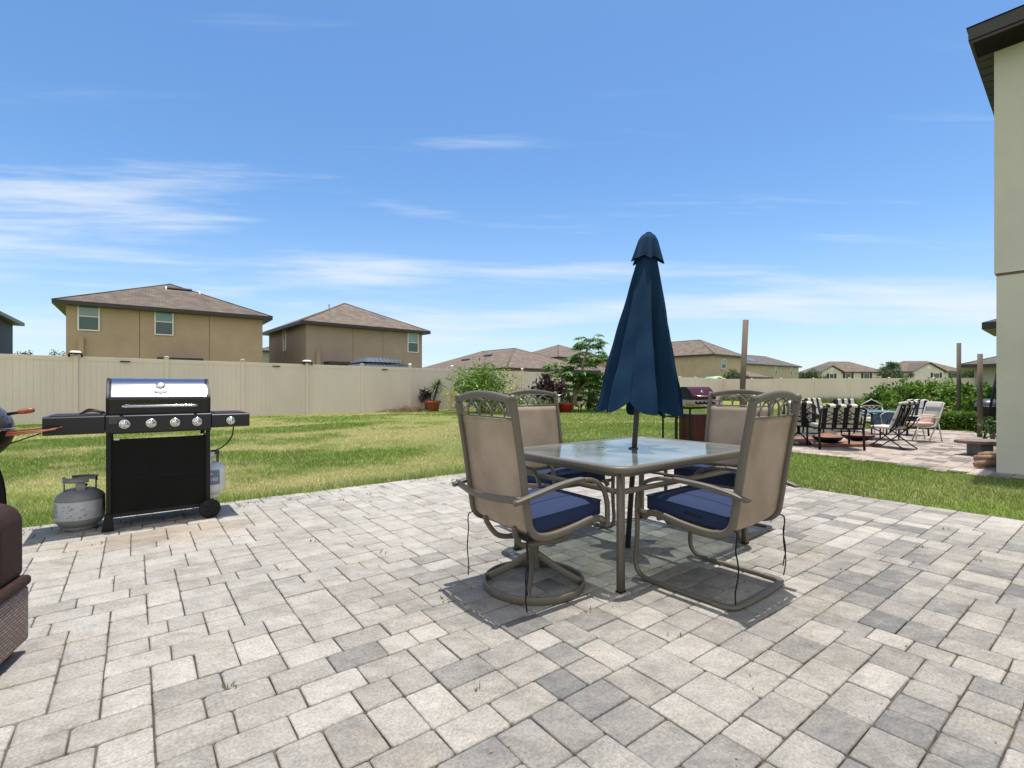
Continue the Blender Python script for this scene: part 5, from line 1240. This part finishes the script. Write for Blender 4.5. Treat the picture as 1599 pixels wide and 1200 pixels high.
# blue topped table between the chairs
t=thing('side_table','square pale blue topped table in the middle of the striped chairs','table',Q(1368,10.9),math.radians(6))
b=MB(); b.box((0,0,.685),(.80,.62,.04)); t.scale=(.95,.95,.88); b.build('tabletop',M_blue,t,bevel=.01)
b=MB(); b.box((0,-.27,.50),(.66,.02,.30)); b.build('skirt',mat('slate_blue_panel',(.07,.14,.21),.4,0,.4,5),t,bevel=.006)
for sx in(-1,1):
    for sy in(-1,1): b=MB(); b.bar((sx*.34,sy*.25,0),(sx*.34,sy*.25,.67),.018); b.build('leg',M_black,t)
b=MB(); b.sweep(smooth([(-.22,-.36,.62),(-.12,-.36,.68),(.0,-.36,.70),(.16,-.36,.66),(.22,-.36,.62),(.2,-.36,.40),(.0,-.36,.36),(-.18,-.36,.40)],4),.008,n=6,closed=True); b.build('towel_rail',M_creammetal,t)
# fire pit / boards under the broad chair
b=MB(); b.box((0,0,.03),(1.25,.62,.05)); o=b.build('wooden_board',M_rust,None,bevel=.008); o.location=Q(1310,9.7); o.rotation_euler=(0,0,.05); tag(o,'flat rust brown board lying on the pink pavers under the broad chair','board')
for px,Y,r,l in((1292,9.75,.27,'copper brown domed bowl on the board, left of the two under the broad chair'),(1339,10.1,.30,'wide dark fire bowl with brown rim, right of the two under the broad chair')):
    t=thing('fire_bowl',l,'bowl',Q(px,Y)+Vector((0,0,.055)),0,'fire bowls on the board')
    b=MB(); b.lathe([(0,0),(r*.55,0),(r*.9,.06),(r,.11),(r*.97,.115)],28,caps=False); b.build('bowl',M_black,t)
    b=MB(); b.lathe([(r*.97,.11),(r*.7,.14),(r*.3,.17),(0,.175)] if r<.28 else [(r*.97,.112),(r*.8,.085),(0,.08)],28,caps=False); b.build('cover',M_orange,t)
b=MB(); b.box((0,0,.03),(1.1,.5,.05)); o=b.build('wooden_board',M_rust,None,bevel=.008); o.location=Q(1250,10.6); o.rotation_euler=(0,0,.0); tag(o,'flat rust brown board lying behind the black swivel chair','board')
# stone stool and firewood next to the house wall
t=thing('stone_stool','low grey stone stool with a wide brown slab top near the house wall','stool',G(1530,711),.1)
b=MB(); b.prism([(-.13,-.12),(.13,-.12),(.13,.12),(-.13,.12)],0,.20); b.build('base',M_stone,t,bevel=.03)
b=MB(); 
pts=[(.36*math.cos(a)*(1+.08*math.sin(3*a)),.25*math.sin(a)*(1+.1*math.cos(5*a))) for a in np.linspace(0,2*math.pi,18)[:-1]]; b.prism(pts,.20,.255); b.build('slab',mat('brown_stone_slab',(.2,.15,.12),.8,0,.35,9,.3,40),t,bevel=.012)
rnd=random.Random(12); parts=0
for k,(px,py,ang,l) in enumerate(((1545,716,.3,'topmost split log beside the stone stool'),(1549,722,-.2,'middle split log beside the stone stool'),(1546,731,.1,'lowest split log beside the stone stool, nearest the house wall'))):
    b=MB(); b.sweep([(-.22,0,.05),(0,.01,.055),(.2,0,.05)],[.05,.055,.045],.045,n=6,ref=(0,0,1)); o=b.build('firewood_log',mat('split_firewood',(.28,.17,.11),.9,0,.4,18,.5,50)); o.location=G(px,py)+Vector((0,0,.005)); o.rotation_euler=(0,0,ang); tag(o,l,'log','firewood by the house wall')
# black kettle grill by the shorter post
t=thing('charcoal_grill','small black kettle grill with domed lid behind the shorter timber post','grill',GX(1544,12.4),0)
b=MB(); b.lathe([(.27,.66),(.26,.74),(.2,.80),(.09,.85),(0,.86)],24,caps=False); b.lathe([(.285,.655),(.285,.665),(.26,.67)],24,caps=False); b.build('lid',mat('grey_black_lid',(.05,.06,.07),.35),t)
b=MB(); b.lathe([(.27,.655),(.26,.56),(.19,.46),(.08,.40),(0,.39)],24,caps=False); b.build('bowl',M_black,t)
for a in(30,150,270): a=math.radians(a); b=MB(); b.bar((.13*math.cos(a),.13*math.sin(a),.45),(.25*math.cos(a),.25*math.sin(a),0),.014); b.build('leg',M_black,t)
b=MB(); b.lathe([(0,.14),(.17,.15),(.17,.165),(0,.16)],20,caps=False); b.build('ash_pan',M_black,t)
# leaning dark rod by the wall
b=MB(); b.bar((0,0,0),(.55,.15,2.05),.022); o=b.build('garden_pole',M_black); o.location=GX(1536,10.4); tag(o,'thin dark pole leaning against the corner of the stucco house','pole'); 

# ================================================================ plants
def plant(name,label,cat,loc,group=None): return thing(name,label,cat,loc,0,group)
def leafobj(name,m,parent,parts):
    V,Fq,T=merge(parts); return raw(name,V,Fq,m,parent,T)
def bush(name,label,loc,R,zc,m,n,per,cr,L,Wd,seed,group=None,flat=False,cat='bush',stems=5,ident=None,up=.35):
    rng=np.random.default_rng(seed); t=plant(name,label,cat,loc,group)
    P=clumps(n,per,R,(0,0,zc),cr,rng); leafobj('foliage',m,t,[leafquads(P,L,Wd,up=up,rng=rng)])
    b=MB(); r=random.Random(seed)
    for k in range(stems):
        a=r.uniform(0,6.28); b.sweep(smooth([(.05*math.cos(a),.05*math.sin(a),0),(R[0]*.3*math.cos(a),R[1]*.3*math.sin(a),zc*.7),(R[0]*.65*math.cos(a),R[1]*.65*math.sin(a),zc+R[2]*.5)],3),[.022-.0025*k2 for k2 in range(7)],n=6)
    b.build('stem',M_trunk,t); return t
# potted yucca palm
pp=fpos(5.35)+Fn*.65
t=plant('potted_palm','spiky grey green palm in a terracotta pot in front of the fence','potted plant',pp)
b=MB(); b.lathe([(0,0),(.27,0),(.30,.02),(.38,.40),(.43,.41),(.43,.50),(.38,.50),(.37,.44),(0,.44)],28,caps=False); b.build('pot',M_terra,t)
rng=np.random.default_rng(3); parts=[]; trunks=MB()
for (tx,ty,tz,n,s) in((.18,.0,1.05,100,.66),(.28,.1,1.3,80,.55),(-.12,.05,.75,60,.42)):
    trunks.sweep(smooth([(tx*.2,0,.42),(tx*.7,ty*.5,tz*.7),(tx,ty,tz)],4),[.045-.002*k for k in range(9)],n=8)
    for k in range(n):
        d=rng.normal(size=3); d[2]=abs(d[2])*.9-.15; d/=np.linalg.norm(d); ln=s*(.7+.5*rng.random()); wv=np.cross(d,[0,0,1]); wv/=np.linalg.norm(wv)+1e-6
        c=np.array([tx,ty,tz]); nseg=4; prev=c
        for q in range(nseg):
            t0,t1=q/nseg,(q+1)/nseg; p0=c+d*ln*t0-np.array([0,0,.35*ln])*t0**2; p1=c+d*ln*t1-np.array([0,0,.35*ln])*t1**2; w0=.034*(1-t0*.8); w1=.034*(1-t1*.8)
            parts.append((np.array([p0-wv*w0,p0+wv*w0,p1+wv*w1,p1-wv*w1]),np.array([[0,1,2,3]]),np.array([rng.random()])))
trunks.build('trunk',M_trunk,t); leafobj('frond',M_palm,t,parts)
rngb=np.random.default_rng(8)
b0=fpos(5.35)+Fn*.55+Fd*-.35
t=plant('cordyline','small dark red leaved shrub at the left side of the potted palm','plant',b0)
P=clumps(12,28,(.22,.2,.3),(0,0,.75),.14,rngb); leafobj('foliage',M_leafb,t,[leafquads(P,.16,.05,up=.8,rng=rngb)]); b=MB(); b.sweep([(0,0,0),(.03,0,.4),(0,0,.8)],.02,n=6); b.build('stem',M_trunk,t)
# twig pile
t=fpos(4.85)+Fn*.45; rng=np.random.default_rng(5); b=MB(); tn=[]
rr=random.Random(5)
for k in range(230):
    x=rr.gauss(0,.55); y=rr.gauss(0,.22); z=abs(rr.gauss(0,.10))*max(0,1-abs(x)/1.6)+.02; a=rr.gauss(0,.6); l=rr.uniform(.15,.4); dz=rr.gauss(0,.05)
    b.sweep([(x-l*math.cos(a),y-l*math.sin(a),max(0,z-dz)),(x,y,z+.03),(x+l*math.cos(a),y+l*math.sin(a),max(0,z+dz))],.008,n=4,caps=False)
o=b.build('twig_pile',M_twig,None,tone=[rr.random() for _ in b.f]); o.location=t; o.rotation_euler=(0,0,FA); tag(o,'heap of dead brown twigs against the fence left of the potted palm','twig pile',kind='stuff')
# flowers
def flowers(label,loc,seed,w=.35):
    rng=np.random.default_rng(seed); t=plant('petunia',label,'flowers',loc)
    P=clumps(9,40,(w,w*.6,.12),(0,0,.14),.12,rng); leafobj('foliage',M_leafd,t,[leafquads(P,.05,.03,rng=rng)]); P=clumps(11,16,(w,w*.6,.14),(0,0,.2),.10,rng); leafobj('blossom',M_flow,t,[leafquads(P,.07,.065,up=.8,rng=rng)])
flowers('white and lilac flowers low on the ground right of the potted palm',fpos(5.9)+Fn*1.1,21,.40)
# leafy bamboo like bush
G0=fpos(7.0)+Fn*1.1
def nandina(name,label,loc,hgt,spread,nst,m,L,Wd,seed,cat='bush',per=46,droop=.35):
    rng=np.random.default_rng(seed); t=plant(name,label,cat,loc); parts=[]; b=MB()
    for k in range(nst):
        a=rng.random()*6.28; r=spread*rng.random()**.6; h=hgt*(.55+.45*rng.random())*(1-.25*r/spread); top=np.array([r*math.cos(a),r*math.sin(a),h]); base=np.array([.15*r*math.cos(a),.15*r*math.sin(a),0])
        pts=[base,base*.5+top*.5+np.array([0,0,.1*h]),top]; sp_=smooth([tuple(p) for p in pts],4); b.sweep(sp_,[.014-.001*q for q in range(len(sp_))],n=5,caps=False)
        for q in range(3,len(sp_)):
            c=np.array(sp_[q]); n=int(per*.22*(q/len(sp_)+.3)); pos=c+rng.normal(size=(n,3))*np.array([.16,.16,.10])*hgt/2.2; dd=(pos-c)/ (np.linalg.norm(pos-c,axis=1,keepdims=True)+1e-6)
            parts.append(leafquads(pos,L,Wd,up=.1,droop=droop,dirs=dd,rng=rng))
    leafobj('foliage',m,t,parts); b.build('stem',M_bark,t); return t
nandina('leafy_bush','tall airy bright green bush with narrow leaves behind the backrest of the swivel chair',GX(752,23.2),2.35,1.35,34,M_leaf,.21,.05,31,per=90)
nandina('leafy_sapling','small pale green sapling leaning left of the leafy bush',GX(716,22.2),1.45,.55,5,M_leafy,.16,.06,32,'sapling',per=26)
nandina('leafy_bush','low dark green shrub at the foot of the airy bush behind the swivel chair',GX(775,21.4),1.0,1.1,20,M_leafd,.14,.06,33,per=50)
nandina('tall_sapling','spindly yellow green sapling rising above the fence behind the airy bush',GX(797,25.5),3.3,.55,4,M_leafy,.15,.06,34,'sapling',per=22)
nandina('yellow_croton','yellow leaved croton shrub beside the airy bush',GX(797,22.6),1.15,.5,12,M_leafy,.16,.07,35,'plant',per=40)
nandina('garden_shrub','grey green shrub between the yellow croton and the dark leaved plant',GX(812,24.6),1.3,.9,12,M_leafd,.12,.05,36,per=40)
# dark leaved plant
rng=np.random.default_rng(41); t=plant('dark_ficus','glossy burgundy black leaved shrub between the chairs of the glass table','plant',GX(858,22.8)); P=clumps(46,24,(.82,.7,.85),(0,0,.95),.22,rng,.25); leafobj('foliage',M_leafb,t,[leafquads(P,.24,.10,up=.9,rng=rng)])
b=MB()
for k in range(6): a=k*1.05; b.sweep([(0,0,0),(.25*math.cos(a),.25*math.sin(a),.7),(.5*math.cos(a),.5*math.sin(a),1.4)],.02,n=5)
b.build('stem',M_trunk,t)
nandina('garden_shrub','mixed low green shrub in front of the dark leaved plant',GX(845,21.6),.7,1.0,14,M_leafd,.11,.05,37,per=36)
# papaya tree
def papaya(label,loc,stems,seed):
    t=plant('papaya_tree',label,'tree',loc); rng=np.random.default_rng(seed); b=MB(); parts=[]; pet=MB()
    for (pts,crowns) in stems:
        sp_=smooth(pts,4); b.sweep(sp_,[.085-.045*q/len(sp_) for q in range(len(sp_))],n=10)
        for (f,nl,s) in crowns:
            c=np.array(sp_[int(f*(len(sp_)-1))])
            for k in range(nl):
                a=k*2.4+rng.random()*.8; el=rng.uniform(-.25,.75); ln=s*rng.uniform(.7,1.15)
                tip=c+np.array([math.cos(a)*math.cos(el),math.sin(a)*math.cos(el),math.sin(el)])*ln-np.array([0,0,.12*ln])
                pet.sweep(smooth([tuple(c),tuple((c+tip)/2+np.array([0,0,.07*ln])),tuple(tip)],3),.009,n=4,caps=False)
                out=tip-c; out[2]=0; out/=np.linalg.norm(out)+1e-6; side=np.cross([0,0,1],out); R=.46*rng.uniform(.75,1.2)*(s/.8)**.5
                for q in range(-4,5):
                    th=q*.52; dr=out*math.cos(th)+side*math.sin(th); dr[2]-=.45+.3*rng.random(); dr/=np.linalg.norm(dr); l=R*(1-.05*abs(q))*rng.uniform(.85,1.1); wv=np.cross(dr,[0,0,1]); wv/=np.linalg.norm(wv)+1e-6
                    up=np.array([0,0,.03])
                    for lobe in(-1,0,1):
                        d2v=dr+wv*lobe*.45; d2v/=np.linalg.norm(d2v); s0=tip+dr*l*(.15 if lobe==0 else .4); ll=l*(1 if lobe==0 else .45); ww=np.cross(d2v,[0,0,1]); ww/=np.linalg.norm(ww)+1e-6; ww=ww*.05
                        parts.append((np.array([s0,s0+d2v*ll*.5+ww*4*l*.5+up,s0+d2v*ll,s0+d2v*ll*.5-ww*4*l*.5+up]),np.array([[0,1,2,3]]),np.array([rng.random()**1.2])))
    b.build('trunk',M_bark,t); pet.build('leaf_stalk',M_leafp,t); leafobj('crown',M_leafp,t,parts)
papaya('tall papaya tree with drooping lobed leaves left of the closed umbrella',GX(893,23.5),(([(0,0,0),(.15,0,.9),(.42,0,1.7),(.62,0,2.6),(.85,0,3.35)],((1,26,.60),(.86,20,.85),(.68,18,.80),(.52,16,.75),(.36,12,.6))),([(0,0,0),(-.15,.1,.8),(-.42,.15,1.5),(-.6,.1,2.0)],((1,20,.60),(.8,12,.5))),([(.02,0,.3),(.35,-.1,1.0),(.95,-.1,1.65)],((1,22,.62),(.75,12,.5)))),51)
papaya('smaller papaya with bright leaves just left of the umbrella pole',GX(919,24.5),(([(0,0,0),(.02,0,.7),(.1,0,1.45)],((1,26,.66),(.75,18,.6),(.5,10,.5))),),52)
t=plant('red_pot','round red plastic pot at the foot of the papaya tree','pot',GX(883,23.2)); b=MB(); b.lathe([(0,0),(.26,0),(.36,.34),(.39,.36),(.39,.42),(.35,.42),(0,.38)],24,caps=False); b.build('pot',M_redpot,t); nandina_=None
rng=np.random.default_rng(61); P=clumps(8,30,(.2,.2,.2),(0,0,.6),.14,rng); leafobj('foliage',M_leafd,t,[leafquads(P,.12,.05,up=.8,rng=rng)])
k=0
for px,Y,R,l in((866,24,(.5,.4,.35),'low green ground plant left of the red pot'),(905,25.4,(.6,.4,.45),'low green ground plant behind the papaya trunk'),(930,24.2,(.5,.4,.35),'low dark green plant under the smaller papaya'),(946,26,(.5,.4,.35),'low green plant by the umbrella canopy edge')):
    k+=1; bush('ground_plant',l,GX(px,Y),R,R[2]*.9,M_leafd,14,60,.18,.10,.045,70+k,'low plants along the garden bed',cat='plant',stems=3)
nandina('creeping_hibiscus','dark green bush behind the edge of the closed umbrella',GX(925,27.5),1.7,.8,12,M_leafd,.15,.07,77,per=40)
# tall weeds along the far fence: stuff
def tallweeds():
    n=9000; s=RNG.uniform(0,25,n); off=.15+abs(RNG.normal(size=n))*.35
    base=np.array([F2s.x+.1,F2s.y,0])+s[:,None]*np.array([F2d.x,F2d.y,0])+off[:,None]*np.array([F2n.x,F2n.y,0])
    nz=vnoise(s,off,1.1,12); keep=RNG.random(n)<np.clip((nz-.30)*2.2,.04,1); base=base[keep]; n=len(base); nz=nz[keep]
    h=.15+.75*nz*RNG.random(n)**.6; wd=.02; th=RNG.random(n)*6.28; dx=np.cos(th)*wd;dy=np.sin(th)*wd
    ln=RNG.normal(size=(n,2))*h[:,None]*.3; z=np.full(n,-.03)
    V=np.stack([np.stack([base[:,0]-dx,base[:,1]-dy,z],1),np.stack([base[:,0]+dx,base[:,1]+dy,z],1),np.stack([base[:,0]+ln[:,0],base[:,1]+ln[:,1],h],1)],1).reshape(-1,3)
    o=raw('tall_grass',V,np.arange(3*n).reshape(n,3),mat('tall_grass_blade',(.07,.13,.025),.7,0,.3,1,tone=(.25,.27,.09),transl=.3),tone=RNG.random(n)); tag(o,'tall unmown grass and weeds along the foot of the far fence','grass',kind='stuff')
tallweeds()
# big bushes on the right, low hedges
spec=((1403,18.5,(1.05,.8,.50),.66),(1442,17.2,(1.15,.9,.56),.76),(1480,16.4,(.95,.8,.50),.68),(1518,15.4,(.95,.8,.48),.64),(1556,15.0,(.9,.8,.45),.6))
lab=('bright green bushy shrub at the left end of the row behind the pink patio','largest bright green shrub of the row behind the pink patio','bright green shrub around the foot of the middle timber post','bright green shrub behind the shorter timber post','bright green shrub partly hidden by the corner of the stucco house')
for i,((px,Y,R,zc),l) in enumerate(zip(spec,lab)): bush('green_shrub',l,GX(px,Y),R,zc,M_leaf,60,70,.22,.13,.065,80+i,'large shrubs behind the pink patio',stems=7)
bush('small_shrub','small grey green shrub left of the big green shrubs, in front of the fence',GX(1378,18.5),(.5,.4,.5),.75,M_leafd,20,40,.2,.1,.05,95,stems=4)
def hedge(label,p0,p1,dpt,h,seed,n):
    rng=np.random.default_rng(seed); o=thing('low_hedge',label,'hedge',p0,math.atan2(p1.y-p0.y,p1.x-p0.x)); Ln=(p1-p0).length
    P=rng.random((n,3))*np.array([Ln,dpt,h]); f=rng.random(n)
    P[:,2]=np.where(f<.5,h+rng.normal(size=n)*.025,P[:,2]); P[:,1]=np.where((f>=.5)&(f<.8),rng.normal(size=n)*.025,P[:,1]); P=P[P[:,2]>.01]
    leafobj('foliage',M_leaf,o,[leafquads(P,.06,.035,up=.4,rng=rng)])
    b=MB(); 
    for k in range(int(Ln/.35)): b.bar((.17+.35*k,dpt/2,0),(.17+.35*k,dpt/2,h*.8),.018,5)
    b.build('stem',M_trunk,o); 
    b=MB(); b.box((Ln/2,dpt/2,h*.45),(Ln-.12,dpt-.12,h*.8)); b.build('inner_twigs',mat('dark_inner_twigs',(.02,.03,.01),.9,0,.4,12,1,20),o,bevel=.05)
hedge('low clipped hedge along the back edge of the pink paver patio, right half',Vector((10.6,13.9,0)),Vector((12.9,12.7,0)),.7,.42,1,9000)
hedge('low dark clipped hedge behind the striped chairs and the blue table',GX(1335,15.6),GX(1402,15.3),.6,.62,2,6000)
nandina('red_leaved_shrub','small bronze leaved shrub beside the cream sling chair',GX(1459,14.4),.95,.35,9,mat('bronze_leaf',(.12,.06,.03),.6,tone=(.25,.16,.07)),.09,.04,97,'plant',per=40)
# debris / stems by the house wall
nandina('potted_shrub','scruffy little shrub against the corner of the stucco house',GX(1552,9.6),.75,.22,8,M_leafd,.08,.04,98,'plant',per=30)
# far trees
def fartree(label,px,Y,h,r,seed,kind='round'):
    rng=np.random.default_rng(seed); t=plant('palm_tree' if kind=='palm' else 'shade_tree',label,'tree',GX(px,Y),'distant trees beyond the fence')
    if kind=='palm':
        b=MB(); b.sweep([(0,0,0),(.2,0,h*.5),(.1,0,h)],.16,n=8); b.build('trunk',M_trunk,t); parts=[]
        for k in range(26):
            a=k*2.4; el=rng.uniform(-.5,1.1)
            for q in range(8):
                tt=(q+.5)/8*r; c=np.array([.1+math.cos(a)*math.cos(el)*tt,math.sin(a)*math.cos(el)*tt,h+math.sin(el)*tt-.45*tt*tt/r]); parts.append(leafquads(np.repeat(c[None],4,0),r*.34,r*.06,up=-.4,rng=rng))
        leafobj('crown',M_fartree,t,parts)
    else:
        b=MB(); b.sweep([(0,0,0),(.1,0,h*.4),(0,.1,h*.75)],[.3,.22,.08],n=8); 
        for k in range(5): a=k*1.26; b.sweep([(0,0,h*.35),(.35*r*math.cos(a),.35*r*math.sin(a),h*.6),(.6*r*math.cos(a),.6*r*math.sin(a),h*.8)],[.12,.08,.03],n=6)
        b.build('trunk',M_trunk,t)
        P=clumps(70,55,(r,r,h*.32),(0,0,h*.66),r*.24,rng,.35); leafobj('crown',M_fartree,t,[leafquads(P,r*.11,r*.06,rng=rng)])
fartree('dark round tree between the sage house and the far pale houses',1265,108,5.4,2.6,101)
fartree('round tree between the two far pale houses, left one',1388,118,6.3,2.6,102)
fartree('tall shaggy palm between the two far pale houses',1391,112,6.2,1.9,103,'palm')
fartree('round tree close to the left corner of the gabled far house',1412,112,4.6,2.2,104)
fartree('dark tree right of the gabled far house',1517,95,5.6,3.0,105)
fartree('dark spreading tree just left of the grey neighbour house',1530,52,3.6,1.7,106)
fartree('thin small tree peeking over the fence near the left edge',36,44,4.3,1.5,107)
fartree('tiny green tree at the left corner of the tan house',94,36,3.75,.9,108)
fartree('small green tree over the fence left of the leaning timber post',1148,60,3.4,1.7,109)
for px,sd in ((1400,111),(1256,112)): pass
# play tunnel above the far fence
t=thing('play_tunnel','yellow and green round play tunnel showing above the far fence','toy',GX(1116,52),math.radians(35))
b=MB(); b.lathe([(1.0,-.35),(1.12,-.3),(1.12,.3),(1.0,.35),(1.0,-.35)],32,c=(.45,0,1.25),axis='y',caps=False); b.build('yellow_ring',M_yellow,t)
b=MB(); b.lathe([(.95,-.9),(1.05,-.85),(1.05,.5),(.95,.5)],32,c=(-.5,0,1.25),axis='y',caps=False); b.build('green_tunnel',M_greenp,t)
b=MB(); b.box((0,0,.3),(2.2,1.2,.6)); b.build('base',M_greenp,t,bevel=.05)
